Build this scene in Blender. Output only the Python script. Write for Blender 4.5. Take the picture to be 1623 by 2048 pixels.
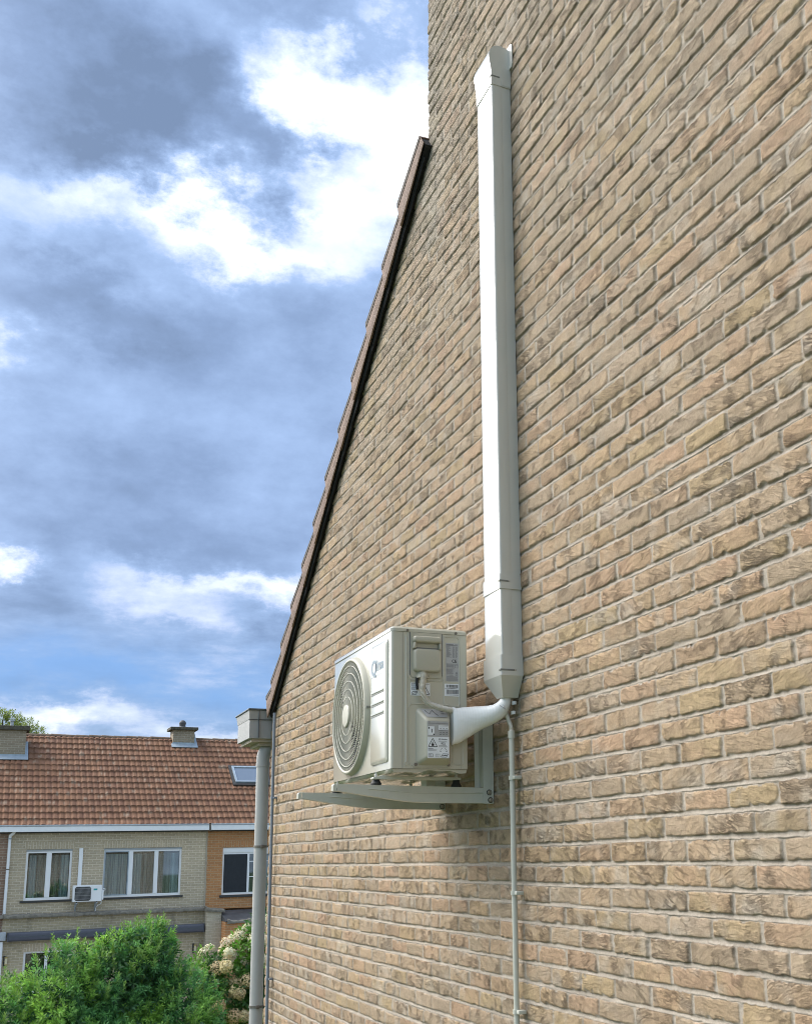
import bpy, bmesh, math, random
import numpy as np
from mathutils import Matrix, Vector

# ------------------------------------------------------------------ scene, camera, light
scn = bpy.context.scene
COL = scn.collection
R = math.radians
for o in list(bpy.data.objects):
    bpy.data.objects.remove(o)

cam_d = bpy.data.cameras.new('camera')
cam = bpy.data.objects.new('camera', cam_d)
COL.objects.link(cam)
scn.camera = cam
F_PX, CX, CY = 2188.57, 1056.4, 1240.1           # focal length / principal point in photo pixels
cam_d.sensor_fit = 'VERTICAL'
cam_d.sensor_height = 24.0
cam_d.lens = F_PX / 2048 * 24.0
cam_d.shift_x = (811.5 - CX) / 2048
cam_d.shift_y = (CY - 1024) / 2048
cam_d.clip_start = 0.05
cam_d.clip_end = 3000
YAW, PITCH, ROLL = 0.44782, 0.210743, -0.0229475
fw = Vector((math.sin(YAW) * math.cos(PITCH), math.cos(YAW) * math.cos(PITCH), math.sin(PITCH)))
rt0 = Vector((math.cos(YAW), -math.sin(YAW), 0))
up0 = rt0.cross(fw)
rt = rt0 * math.cos(ROLL) + up0 * math.sin(ROLL)
up = -rt0 * math.sin(ROLL) + up0 * math.cos(ROLL)
cam.matrix_world = Matrix(((rt.x, up.x, -fw.x, -1.75), (rt.y, up.y, -fw.y, 0), (rt.z, up.z, -fw.z, 0), (0, 0, 0, 1)))

scn.view_settings.view_transform = 'Standard'
scn.view_settings.look = 'None'
scn.view_settings.gamma = 1
scn.view_settings.use_curve_mapping = False
scn.view_settings.exposure = 1.0
scn.cycles.filter_width = 0.95

SUN_EL, SUN_AZ = R(52), R(-68)                    # azimuth from +Y towards +X
sun_dir = Vector((math.cos(SUN_EL) * math.sin(SUN_AZ), math.cos(SUN_EL) * math.cos(SUN_AZ), math.sin(SUN_EL)))
sd = bpy.data.lights.new('sun', 'SUN')
sd.energy = 1.75
sd.angle = R(40)
sd.color = (1.0, 0.955, 0.89)
sun = bpy.data.objects.new('sun', sd)
COL.objects.link(sun)
sun.rotation_euler = sun_dir.to_track_quat('Z', 'Y').to_euler()

W = bpy.data.worlds.new("World")
scn.world = W
W.use_nodes = True
nt = W.node_tree
nt.nodes.clear()


class NG:
    """small helper to write node graphs as expressions"""
    def __init__(s, nt):
        s.nt = nt

    def n(s, typ, **kw):
        n = s.nt.nodes.new(typ)
        for k, v in kw.items():
            setattr(n, k, v)
        return n

    def put(s, sock, v):
        if v is None:
            return
        if isinstance(v, bpy.types.NodeSocket):
            s.nt.links.new(v, sock)
        else:
            sock.default_value = v

    def m(s, op, a, b=None, c=None, clamp=False):
        n = s.n('ShaderNodeMath', operation=op, use_clamp=clamp)
        s.put(n.inputs[0], a); s.put(n.inputs[1], b); s.put(n.inputs[2], c)
        return n.outputs[0]

    def vm(s, op, a, b=None):
        n = s.n('ShaderNodeVectorMath', operation=op)
        s.put(n.inputs[0], a); s.put(n.inputs[1], b)
        return n.outputs[0]

    def noise(s, vec, scale, detail=4, rough=0.5, dist=0.0, out=0):
        n = s.n('ShaderNodeTexNoise')
        s.put(n.inputs['Vector'], vec)
        n.inputs['Scale'].default_value = scale
        n.inputs['Detail'].default_value = detail
        n.inputs['Roughness'].default_value = rough
        n.inputs['Distortion'].default_value = dist
        return n.outputs[out]

    def ramp(s, fac, stops, interp='LINEAR'):
        n = s.n('ShaderNodeValToRGB')
        cr = n.color_ramp
        cr.interpolation = interp
        while len(cr.elements) > 1:
            cr.elements.remove(cr.elements[-1])
        cr.elements[0].position = stops[0][0]
        cr.elements[0].color = (*stops[0][1], 1)
        for p, c in stops[1:]:
            e = cr.elements.new(p)
            e.color = (*c, 1)
        s.put(n.inputs[0], fac)
        return n.outputs[0]

    def mix(s, f, a, b, mode='MIX'):
        n = s.n('ShaderNodeMix', data_type='RGBA', blend_type=mode)
        s.put(n.inputs[0], f)
        s.put(n.inputs[6], a if not isinstance(a, tuple) else (*a[:3], 1))
        s.put(n.inputs[7], b if not isinstance(b, tuple) else (*b[:3], 1))
        return n.outputs[2]


g = NG(nt)
tc = g.n('ShaderNodeTexCoord')
dirv = tc.outputs['Generated']
sep = g.n('ShaderNodeSeparateXYZ')
g.put(sep.inputs[0], dirv)
dx, dy, dz = sep.outputs
DEG = 180 / math.pi
az = g.m('MULTIPLY', g.m('ARCTAN2', dx, dy), DEG)
el = g.m('MULTIPLY', g.m('ARCSINE', dz), DEG)
# wind-torn edges: the cloud layout is displaced by turbulence
stretch = g.vm('MULTIPLY', dirv, (1.0, 1.0, 1.7))
wn = g.n('ShaderNodeTexNoise')
g.put(wn.inputs['Vector'], stretch)
wn.inputs['Scale'].default_value = 5.0
wn.inputs['Detail'].default_value = 9
wn.inputs['Roughness'].default_value = 0.64
ws = g.n('ShaderNodeSeparateXYZ')
g.put(ws.inputs[0], wn.outputs['Color'])
lowf = g.m('MULTIPLY', el, 1 / 30.0, clamp=True)          # clouds near the horizon are finer
warp = g.m('ADD', g.m('MULTIPLY', lowf, 14.0), 4.0)
az2 = g.m('ADD', az, g.m('MULTIPLY', g.m('SUBTRACT', ws.outputs[0], 0.5), g.m('MULTIPLY', warp, 1.2)))
el2 = g.m('ADD', el, g.m('MULTIPLY', g.m('SUBTRACT', ws.outputs[1], 0.5), g.m('MULTIPLY', warp, 0.8)))
LOBES = [
    (16.2, 36.2, 3.3, 3.6, 0.90), (7.2, 31.7, 4.6, 1.3, 0.56), (13.05, 31.0, 5.5, 1.25, 0.30),
    (19.64, 36.5, 1.79, 2.45, 0.45), (0.2, 29.84, 4.42, 2.55, 0.20), (-2.2, 23.2, 2.51, 1.35, 0.55),
    (3.2, 35.4, 5.03, 2.5, -0.36), (1.49, 38.5, 5.24, 1.54, -0.10), (9.61, 36.67, 3.07, 1.85, -0.25),
    (11.89, 34.2, 1.69, 0.95, -0.22), (4.37, 26.4, 5.91, 1.5, -0.20), (15.78, 40.75, 5.98, 0.9, -0.2),
    (18.75, 41.9, 3.01, 0.39, 0.15), (3.54, 17.0, 7.5, 3.0, -0.20), (10.9, 14.1, 4.4, 0.60, 0.50),
    (6.9, 12.7, 2.5, 0.9, 0.36), (13.4, 13.4, 1.7, 0.75, 0.45), (-0.15, 13.5, 1.11, 0.5, 0.5),
    (1.46, 12.4, 2.75, 0.95, -0.15), (10.97, 11.7, 4.07, 0.7, -0.2), (1.76, 8.5, 6.97, 0.72, -0.12),
    (2.28, 7.1, 3.8, 0.55, 0.62), (9.6, 6.65, 2.8, 0.5, 0.50), (11.63, 9.9, 5.11, 1.01, 0.10),
    (13.5, 27.5, 3.0, 1.0, -0.05)]
B = None
for a0, e0, sa, se, amp in LOBES:
    t1 = g.m('MULTIPLY', g.m('SUBTRACT', az2, a0), 1 / sa)
    t2 = g.m('MULTIPLY', g.m('SUBTRACT', el2, e0), 1 / se)
    q = g.m('ADD', g.m('MULTIPLY', t1, t1), g.m('MULTIPLY', t2, t2))
    v = g.m('MULTIPLY', g.m('EXPONENT', g.m('MULTIPLY', q, -1.0)), amp)
    B = v if B is None else g.m('ADD', B, v)
big = g.noise(stretch, 3.2, 6, 0.55)
fine = g.noise(stretch, 13.0, 8, 0.62)
fine2 = g.noise(g.vm('MULTIPLY', dirv, (1.0, 1.0, 4.0)), 16.0, 7, 0.6)
B = g.m('ADD', g.m('ADD', B, 0.36), g.m('MULTIPLY', g.m('SUBTRACT', big, 0.5), 0.40))
B = g.m('ADD', B, g.m('MULTIPLY', g.m('SUBTRACT', fine, 0.5), 0.52))
lowm = g.m('SUBTRACT', 1.0, g.m('MULTIPLY', g.m('SUBTRACT', el, 9.0), 1 / 8.0, clamp=True))
B = g.m('ADD', B, g.m('MULTIPLY', g.m('MULTIPLY', g.m('SUBTRACT', fine2, 0.5), 0.9), lowm))
ccol = g.ramp(B, [(0.0, (1.6, 2.3, 3.7)), (0.2, (2.2, 3.15, 5.1)), (0.42, (3.25, 4.55, 7.1)), (0.6, (5.4, 6.4, 8.9)),
                  (0.80, (7.6, 8.4, 9.3)), (0.98, (10.8, 11.1, 11.4)), (1.0, (11.0, 11.2, 11.4))])
# clearer blue shows through in a low band
b1 = g.m('MULTIPLY', g.m('SUBTRACT', el2, 8.9), 1 / 1.5)
blue = g.m('MULTIPLY', g.m('EXPONENT', g.m('MULTIPLY', g.m('MULTIPLY', b1, b1), -1.0)), g.m('MULTIPLY', g.m('SUBTRACT', 0.72, B), 2.2, clamp=True))
ccol = g.mix(g.m('MULTIPLY', blue, 0.75), ccol, (2.1, 4.3, 8.6))
sky = g.n('ShaderNodeTexSky', sky_type='NISHITA', sun_disc=False)
sky.sun_elevation = SUN_EL
sky.sun_rotation = SUN_AZ
sky.air_density = 1.0
sky.dust_density = 1.0
skyc = g.mix(1.0, sky.outputs[0], (0.55, 0.62, 0.72), 'MULTIPLY')
# the blue between the clouds shows low down
cover = g.m('SUBTRACT', 1.0, g.m('MULTIPLY', lowm, 0.35))
colr = g.mix(cover, skyc, ccol)
# the veiled sun: a broad glow in the cloud away to the left of the view
ga = g.m('MULTIPLY', g.m('ADD', az, 36.0), 1 / 14.0)
ge = g.m('MULTIPLY', g.m('SUBTRACT', el, 28.0), 1 / 26.0)
gq = g.m('EXPONENT', g.m('MULTIPLY', g.m('ADD', g.m('MULTIPLY', ga, ga), g.m('MULTIPLY', ge, ge)), -1.0))
gq = g.m('MULTIPLY', gq, g.m('SMOOTH_MIN', 1.0, g.m('MULTIPLY', g.m('SUBTRACT', el, 3.0), 1 / 8.0, clamp=True), 0.1))
glow = g.mix(gq, (0, 0, 0), (95.0, 91.0, 84.0))
# unseen sky behind the camera, brightened to light the house fronts
hv = g.n('ShaderNodeCombineXYZ')
front = g.m('MULTIPLY', g.m('ADD', dy, 0.35), 1 / 0.7, clamp=True)
for k, rear in enumerate((1.75, 1.58, 1.32)):
    g.put(hv.inputs[k], g.m('ADD', rear, g.m('MULTIPLY', front, 1.0 - rear)))
colr = g.mix(1.0, colr, hv.outputs[0], 'MULTIPLY')
colr = g.mix(1.0, colr, glow, 'ADD')
bg = g.n('ShaderNodeBackground')
g.put(bg.inputs['Color'], colr)
bg.inputs['Strength'].default_value = 0.067
wo = g.n('ShaderNodeOutputWorld')
nt.links.new(bg.outputs[0], wo.inputs[0])

# ------------------------------------------------------------------ helpers
MW = {}


def tag(o, label=None, cat=None, group=None, kind=None):
    if label: o['label'] = label
    if cat: o['category'] = cat
    if group: o['group'] = group
    if kind: o['kind'] = kind
    return o


def thing(name, loc, label, cat, group=None, rotz=0.0):
    o = bpy.data.objects.new(name, None)
    COL.objects.link(o)
    o.empty_display_size = 0.1
    o.location = loc
    o.rotation_euler = (0, 0, rotz)
    MW[o.name] = Matrix.Translation(loc) @ Matrix.Rotation(rotz, 4, 'Z')
    return tag(o, label, cat, group)


def link_mesh(name, me, mat, parent=None, smooth=False, auto=None):
    o = bpy.data.objects.new(name, me)
    COL.objects.link(o)
    if mat is not None:
        me.materials.clear()
        me.materials.append(mat)
    if parent is not None:
        M = MW[parent.name]
        me.transform(M.inverted())
        o.parent = parent
        MW[o.name] = M
    else:
        MW[o.name] = Matrix.Identity(4)
    if smooth:
        me.shade_smooth()
        if auto:
            me.set_sharp_from_angle(angle=R(auto))
    return o


class MB:
    """collects shapes (world coordinates, or those of a frame matrix) into one mesh"""
    def __init__(s, frame=None):
        s.bm = bmesh.new()
        s.frame = frame

    def box(s, x0, x1, y0, y1, z0, z1, bev=0.0, seg=2):
        r = bmesh.ops.create_cube(s.bm, size=1.0)
        vs = r['verts']
        for v in vs:
            v.co = Vector((x0 + (v.co.x + .5) * (x1 - x0), y0 + (v.co.y + .5) * (y1 - y0), z0 + (v.co.z + .5) * (z1 - z0)))
        if bev > 0:
            es = list({e for v in vs for e in v.link_edges})
            bmesh.ops.bevel(s.bm, geom=es, offset=bev, segments=seg, profile=0.5, affect='EDGES')
        return s

    def ring(s, pts):
        return [s.bm.verts.new(p) for p in pts]

    def loft(s, rings, cap=True, close=True):
        vr = [s.ring(r) for r in rings]
        n = len(vr[0])
        for a, b in zip(vr, vr[1:]):
            for i in range(n if close else n - 1):
                j = (i + 1) % n
                s.bm.faces.new((a[i], a[j], b[j], b[i]))
        if cap and close:
            s.bm.faces.new(vr[0][::-1])
            s.bm.faces.new(vr[-1])
        return s

    def prism(s, pts, axis, a, b, bev=0.0, seg=2):
        """extrude a 2D outline along axis from a to b"""
        def P(p, t):
            if axis == 'x': return (t, p[0], p[1])
            if axis == 'y': return (p[0], t, p[1])
            return (p[0], p[1], t)
        before = set(s.bm.edges)
        s.loft([[P(p, a) for p in pts], [P(p, b) for p in pts]])
        if bev > 0:
            es = [e for e in s.bm.edges if e not in before]
            bmesh.ops.bevel(s.bm, geom=es, offset=bev, segments=seg, profile=0.5, affect='EDGES')
        return s

    def tube(s, pts, r, n=16, cap=True):
        pts = [Vector(p) for p in pts]
        rs = r if isinstance(r, (list, tuple)) else [r] * len(pts)
        rings = []
        t0 = (pts[1] - pts[0]).normalized()
        u = t0.orthogonal().normalized()
        for i, p in enumerate(pts):
            t = (pts[min(i + 1, len(pts) - 1)] - pts[max(i - 1, 0)]).normalized()
            u = (u - t * u.dot(t)).normalized()
            w = t.cross(u)
            rings.append([p + (u * math.cos(2 * math.pi * k / n) + w * math.sin(2 * math.pi * k / n)) * rs[i] for k in range(n)])
        s.loft(rings, cap)
        return s

    def build(s, name, mat, parent=None, smooth=False, auto=40):
        bmesh.ops.recalc_face_normals(s.bm, faces=s.bm.faces)
        if s.frame is not None:
            s.bm.transform(s.frame)
        me = bpy.data.meshes.new(name)
        s.bm.to_mesh(me)
        s.bm.free()
        return link_mesh(name, me, mat, parent, smooth, auto)


def part(o, label):
    o['label'] = label
    return o


def copy_tree(o, parent=None):
    c = o.copy()
    COL.objects.link(c)
    if parent is not None:
        c.parent = parent
    for ch in list(o.children):
        copy_tree(ch, c)
    return c


def smooth_path(pts, n=8):
    """Catmull-Rom through the points"""
    P = [Vector(p) for p in pts]
    P = [P[0] * 2 - P[1]] + P + [P[-1] * 2 - P[-2]]
    out = []
    for i in range(1, len(P) - 2):
        for k in range(n):
            t = k / n
            out.append(0.5 * ((2 * P[i]) + (-P[i - 1] + P[i + 1]) * t + (2 * P[i - 1] - 5 * P[i] + 4 * P[i + 1] - P[i + 2]) * t * t
                              + (-P[i - 1] + 3 * P[i] - 3 * P[i + 1] + P[i + 2]) * t ** 3))
    out.append(P[-2])
    return out


def rrect(x0, x1, z0, z1, r, n=5):
    """rounded rectangle outline; r may be one radius or (bl, br, tr, tl)"""
    rs = r if isinstance(r, tuple) else (r,) * 4
    out = []
    for (cx, cz, a0, q) in ((x0 + rs[0], z0 + rs[0], 180, rs[0]), (x1 - rs[1], z0 + rs[1], 270, rs[1]),
                            (x1 - rs[2], z1 - rs[2], 0, rs[2]), (x0 + rs[3], z1 - rs[3], 90, rs[3])):
        for k in range(n + 1):
            a = R(a0 + 90 * k / n)
            out.append((cx + q * math.cos(a), cz + q * math.sin(a)))
    return out


def np_mesh(name, V, Fq, mat, parent=None, smooth=False, colors=None, frame=None, extra=None):
    """mesh from numpy arrays; Fq is (n,3) or (n,4)"""
    V = np.asarray(V, dtype=np.float32)
    if frame is not None:
        M = np.array(frame)
        V = (V @ M[:3, :3].T + M[:3, 3]).astype(np.float32)
    k = Fq.shape[1]
    me = bpy.data.meshes.new(name)
    me.vertices.add(len(V))
    me.vertices.foreach_set('co', V.ravel())
    me.loops.add(Fq.size)
    me.loops.foreach_set('vertex_index', Fq.astype(np.int32).ravel())
    me.polygons.add(len(Fq))
    me.polygons.foreach_set('loop_start', np.arange(0, Fq.size, k, dtype=np.int32))
    me.polygons.foreach_set('loop_total', np.full(len(Fq), k, dtype=np.int32))
    if colors is not None:
        ca = me.color_attributes.new('tint', 'FLOAT_COLOR', 'POINT')
        ca.data.foreach_set('color', np.asarray(colors, dtype=np.float32).ravel())
    if extra is not None:
        ea = me.attributes.new(extra[0], 'FLOAT', 'POINT')
        ea.data.foreach_set('value', np.asarray(extra[1], dtype=np.float32).ravel())
    me.update(calc_edges=True)
    return link_mesh(name, me, mat, parent, smooth)


# vectorised value noise ------------------------------------------------
_rng = np.random.default_rng(7)
_T = _rng.random((512, 512)).astype(np.float32)


def vn(x, y, seed=0):
    x = x + 17.3 * seed + 1000.0
    y = y + 9.7 * seed + 1000.0
    xi = np.floor(x).astype(np.int32); yi = np.floor(y).astype(np.int32)
    fx = (x - xi).astype(np.float32); fy = (y - yi).astype(np.float32)
    fx = fx * fx * (3 - 2 * fx); fy = fy * fy * (3 - 2 * fy)
    s = seed * 37
    a = _T[(xi + s) & 511, yi & 511]; b = _T[(xi + 1 + s) & 511, yi & 511]
    c = _T[(xi + s) & 511, (yi + 1) & 511]; d = _T[(xi + 1 + s) & 511, (yi + 1) & 511]
    return a + (b - a) * fx + (c - a) * fy + (a - b - c + d) * fx * fy


def fbm(x, y, seed=0, octs=3, rough=0.5):
    t = 0; amp = 1; tot = 0
    for o in range(octs):
        t = t + amp * vn(x * 2 ** o, y * 2 ** o, seed + o)
        tot += amp
        amp *= rough
    return t / tot


def sstep(a, b, x):
    t = np.clip((x - a) / (b - a), 0, 1)
    return t * t * (3 - 2 * t)


# ------------------------------------------------------------------ materials
def new_mat(name):
    m = bpy.data.materials.new(name)
    m.use_nodes = True
    m.node_tree.nodes.clear()
    gg = NG(m.node_tree)
    b = gg.n('ShaderNodeBsdfPrincipled')
    o = gg.n('ShaderNodeOutputMaterial')
    m.node_tree.links.new(b.outputs[0], o.inputs[0])
    return m, gg, b


def obj_co(gg):
    return gg.n('ShaderNodeTexCoord').outputs['Object']


def plain(name, col, rough=0.5, var=0.08, scale=12.0, bump=0.0, bscale=60.0, metal=0.0, coat=0.0, spec=0.5, dirt=0.0, dirtcol=(0.12, 0.11, 0.09)):
    """a painted, moulded or metal surface with slight unevenness of colour and gloss"""
    m, gg, b = new_mat(name)
    co = obj_co(gg)
    n1 = gg.noise(co, scale, 5, 0.6)
    lo = tuple(c * (1 - var) for c in col)
    hi = tuple(min(1, c * (1 + var)) for c in col)
    c = gg.ramp(n1, [(0.3, lo), (0.7, hi)])
    if dirt > 0:
        n2 = gg.noise(gg.vm('MULTIPLY', co, (1, 1, 0.35)), scale * 2.3, 6, 0.7)
        f = gg.m('MULTIPLY', gg.m('SUBTRACT', n2, 0.52, clamp=True), dirt * 4, clamp=True)
        c = gg.mix(f, c, dirtcol)
    gg.put(b.inputs['Base Color'], c)
    n3 = gg.noise(co, scale * 1.7, 4, 0.6)
    gg.put(b.inputs['Roughness'], gg.m('ADD', gg.m('MULTIPLY', gg.m('SUBTRACT', n3, 0.5), 0.25), rough))
    b.inputs['Metallic'].default_value = metal
    b.inputs['Coat Weight'].default_value = coat
    b.inputs['Coat Roughness'].default_value = 0.12
    b.inputs['Specular IOR Level'].default_value = spec
    if bump > 0:
        bn = gg.n('ShaderNodeBump')
        bn.inputs['Strength'].default_value = 1.0
        bn.inputs['Distance'].default_value = bump
        gg.put(bn.inputs['Height'], gg.noise(co, bscale, 5, 0.6))
        gg.m  # keep helper alive
        m.node_tree.links.new(bn.outputs[0], b.inputs['Normal'])
    return m


def tint_mat(name, rough=0.8, bump=0.0, bscale=200.0, mult=(1, 1, 1), trans=0.0, spec=0.3, var=0.15, vscale=60.0):
    """colour comes from the per-brick / per-tile / per-leaf tint stored on the mesh"""
    m, gg, b = new_mat(name)
    at = gg.n('ShaderNodeAttribute', attribute_name='tint')
    co = obj_co(gg)
    n = gg.noise(co, vscale, 5, 0.65)
    f = gg.ramp(n, [(0.25, tuple(x * (1 - var) for x in mult)), (0.75, tuple(x * (1 + var) for x in mult))])
    c = gg.mix(1.0, at.outputs['Color'], f, 'MULTIPLY')
    gg.put(b.inputs['Base Color'], c)
    b.inputs['Roughness'].default_value = rough
    b.inputs['Specular IOR Level'].default_value = spec
    if bump > 0:
        bn = gg.n('ShaderNodeBump')
        bn.inputs['Distance'].default_value = bump
        gg.put(bn.inputs['Height'], gg.noise(co, bscale, 6, 0.65))
        m.node_tree.links.new(bn.outputs[0], b.inputs['Normal'])
    if trans > 0:
        tr = gg.n('ShaderNodeBsdfTranslucent')
        gg.put(tr.inputs[0], gg.mix(1.0, c, (1.25, 1.35, 0.6), 'MULTIPLY'))
        mx = gg.n('ShaderNodeMixShader')
        mx.inputs[0].default_value = trans
        out = [x for x in m.node_tree.nodes if x.type == 'OUTPUT_MATERIAL'][0]
        m.node_tree.links.new(b.outputs[0], mx.inputs[1])
        m.node_tree.links.new(tr.outputs[0], mx.inputs[2])
        m.node_tree.links.new(mx.outputs[0], out.inputs[0])
    return m


def brick_mat(name, c1, c2, mortar, along='x', course=0.073, length=0.215, joint=0.011, stain=0.0, flat=False, mix_scale=0.5):
    """small facing bricks for the houses across the gardens"""
    m, gg, b = new_mat(name)
    co = obj_co(gg)
    sp = gg.n('ShaderNodeSeparateXYZ')
    gg.put(sp.inputs[0], co)
    cb = gg.n('ShaderNodeCombineXYZ')
    hx = sp.outputs[0] if along == 'x' else sp.outputs[1]
    if flat:
        gg.put(cb.inputs[0], sp.outputs[2]); gg.put(cb.inputs[1], hx)
    else:
        gg.put(cb.inputs[0], hx); gg.put(cb.inputs[1], sp.outputs[2])
    bt = gg.n('ShaderNodeTexBrick')
    gg.put(bt.inputs['Vector'], cb.outputs[0])
    bt.inputs['Scale'].default_value = 1.0
    bt.inputs['Brick Width'].default_value = length
    bt.inputs['Row Height'].default_value = course
    bt.inputs['Mortar Size'].default_value = joint
    bt.inputs['Mortar Smooth'].default_value = 0.3
    bt.inputs['Bias'].default_value = 0.0
    bt.inputs['Color1'].default_value = (*c1, 1)
    bt.inputs['Color2'].default_value = (*c2, 1)
    bt.inputs['Mortar'].default_value = (*mortar, 1)
    c = bt.outputs['Color']
    n = gg.noise(co, mix_scale, 5, 0.6)
    c = gg.mix(1.0, c, gg.ramp(n, [(0.3, (0.82, 0.83, 0.84)), (0.7, (1.12, 1.1, 1.08))]), 'MULTIPLY')
    n2 = gg.noise(co, 25.0, 4, 0.6)
    c = gg.mix(1.0, c, gg.ramp(n2, [(0.3, (0.88, 0.88, 0.88)), (0.7, (1.1, 1.1, 1.1))]), 'MULTIPLY')
    if stain > 0:
        n3 = gg.noise(gg.vm('MULTIPLY', co, (1.0, 1.0, 0.5)), 3.0, 6, 0.7)
        c = gg.mix(gg.m('MULTIPLY', gg.m('SUBTRACT', n3, 0.55, clamp=True), stain * 5, clamp=True), c, (0.05, 0.045, 0.035))
    gg.put(b.inputs['Base Color'], c)
    b.inputs['Roughness'].default_value = 0.85
    bn = gg.n('ShaderNodeBump')
    bn.invert = True
    bn.inputs['Distance'].default_value = 0.008
    gg.put(bn.inputs['Height'], bt.outputs['Fac'])
    m.node_tree.links.new(bn.outputs[0], b.inputs['Normal'])
    return m


def glass_mat(name):
    m, gg, b = new_mat(name)
    out = [x for x in m.node_tree.nodes if x.type == 'OUTPUT_MATERIAL'][0]
    gl = gg.n('ShaderNodeBsdfGlossy')
    gl.inputs['Roughness'].default_value = 0.02
    gl.inputs['Color'].default_value = (0.9, 0.95, 1, 1)
    tr = gg.n('ShaderNodeBsdfTransparent')
    tr.inputs['Color'].default_value = (0.80, 0.86, 0.86, 1)
    fr = gg.n('ShaderNodeFresnel')
    fr.inputs['IOR'].default_value = 1.5
    fac = gg.m('ADD', gg.m('MULTIPLY', fr.outputs[0], 1.5), 0.07, clamp=True)
    mx = gg.n('ShaderNodeMixShader')
    gg.put(mx.inputs[0], fac)
    m.node_tree.links.new(tr.outputs[0], mx.inputs[1])
    m.node_tree.links.new(gl.outputs[0], mx.inputs[2])
    m.node_tree.links.new(mx.outputs[0], out.inputs[0])
    return m




def handmade_brick():
    m, gg, b = new_mat('handmade_brick')
    at = gg.n('ShaderNodeAttribute', attribute_name='tint')
    ins = gg.n('ShaderNodeAttribute', attribute_name='inside').outputs['Fac']
    rid = at.outputs['Alpha']                       # a random number of each brick
    co = obj_co(gg)
    cb = gg.n('ShaderNodeCombineXYZ')
    gg.put(cb.inputs[0], gg.m('MULTIPLY', rid, 41.0)); gg.put(cb.inputs[1], gg.m('MULTIPLY', rid, 17.0)); gg.put(cb.inputs[2], gg.m('MULTIPLY', rid, 29.0))
    v = gg.vm('ADD', co, cb.outputs[0])
    # bands of clay folded when the brick was thrown into its mould
    warp = gg.n('ShaderNodeTexNoise')
    gg.put(warp.inputs['Vector'], v)
    warp.inputs['Scale'].default_value = 17.0
    warp.inputs['Detail'].default_value = 3
    wsep = gg.vm('MULTIPLY', gg.vm('SUBTRACT', warp.outputs['Color'], (0.5, 0.5, 0.5)), (0.0, 0.030, 0.020))
    v2 = gg.vm('ADD', v, wsep)
    tilt = gg.m('MULTIPLY', gg.m('SUBTRACT', gg.m('FRACT', gg.m('MULTIPLY', rid, 7.3)), 0.5), 0.8)
    sp = gg.n('ShaderNodeSeparateXYZ')
    gg.put(sp.inputs[0], v2)
    cc = gg.n('ShaderNodeCombineXYZ')
    gg.put(cc.inputs[0], sp.outputs[0])
    gg.put(cc.inputs[1], gg.m('MULTIPLY', sp.outputs[1], 0.22))
    gg.put(cc.inputs[2], gg.m('ADD', sp.outputs[2], gg.m('MULTIPLY', sp.outputs[1], tilt)))
    n1 = gg.noise(cc.outputs[0], 42.0, 6, 0.66)
    n2 = gg.noise(cc.outputs[0], 100.0, 5, 0.65)
    f1 = gg.m('SUBTRACT', 1.0, gg.m('MULTIPLY', gg.m('ABSOLUTE', gg.m('SUBTRACT', n1, 0.5)), 30.0, clamp=True))
    f2 = gg.m('SUBTRACT', 1.0, gg.m('MULTIPLY', gg.m('ABSOLUTE', gg.m('SUBTRACT', n2, 0.5)), 16.0, clamp=True))
    rough = gg.m('FRACT', gg.m('MULTIPLY', rid, 13.7))
    pm = gg.noise(v, 15.0, 3, 0.5)
    patch = gg.m('MULTIPLY', gg.m('ADD', gg.m('SUBTRACT', pm, 0.60), gg.m('MULTIPLY', rough, 0.20)), 5.0, clamp=True)
    amt = gg.m('MULTIPLY', gg.m('ADD', gg.m('MULTIPLY', patch, 0.80), 0.20), ins)
    folds = gg.m('MULTIPLY', gg.m('ADD', gg.m('MULTIPLY', f1, 1.0), gg.m('MULTIPLY', f2, 0.55)), amt)
    grit = gg.noise(co, 420.0, 4, 0.7)
    grit2 = gg.noise(co, 120.0, 5, 0.7)
    hgt = gg.m('ADD', gg.m('MULTIPLY', folds, -1.0), gg.m('ADD', gg.m('MULTIPLY', grit, 0.14), gg.m('MULTIPLY', gg.m('MULTIPLY', n1, amt), 1.3)))
    hgt = gg.m('ADD', hgt, gg.m('MULTIPLY', grit2, 0.42))
    bn = gg.n('ShaderNodeBump')
    bn.inputs['Strength'].default_value = 1.0
    bn.inputs['Distance'].default_value = 0.0075
    gg.put(bn.inputs['Height'], hgt)
    m.node_tree.links.new(bn.outputs[0], b.inputs['Normal'])
    c = gg.mix(1.0, at.outputs['Color'], gg.ramp(grit2, [(0.30, (0.86, 0.85, 0.84)), (0.70, (1.12, 1.12, 1.12))]), 'MULTIPLY')
    c = gg.mix(gg.m('MULTIPLY', folds, 0.36, clamp=True), c, (0.15, 0.115, 0.085))      # base colour darker along the folds
    gg.put(b.inputs['Base Color'], c)
    b.inputs['Roughness'].default_value = 0.9
    b.inputs['Specular IOR Level'].default_value = 0.2
    return m


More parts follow.
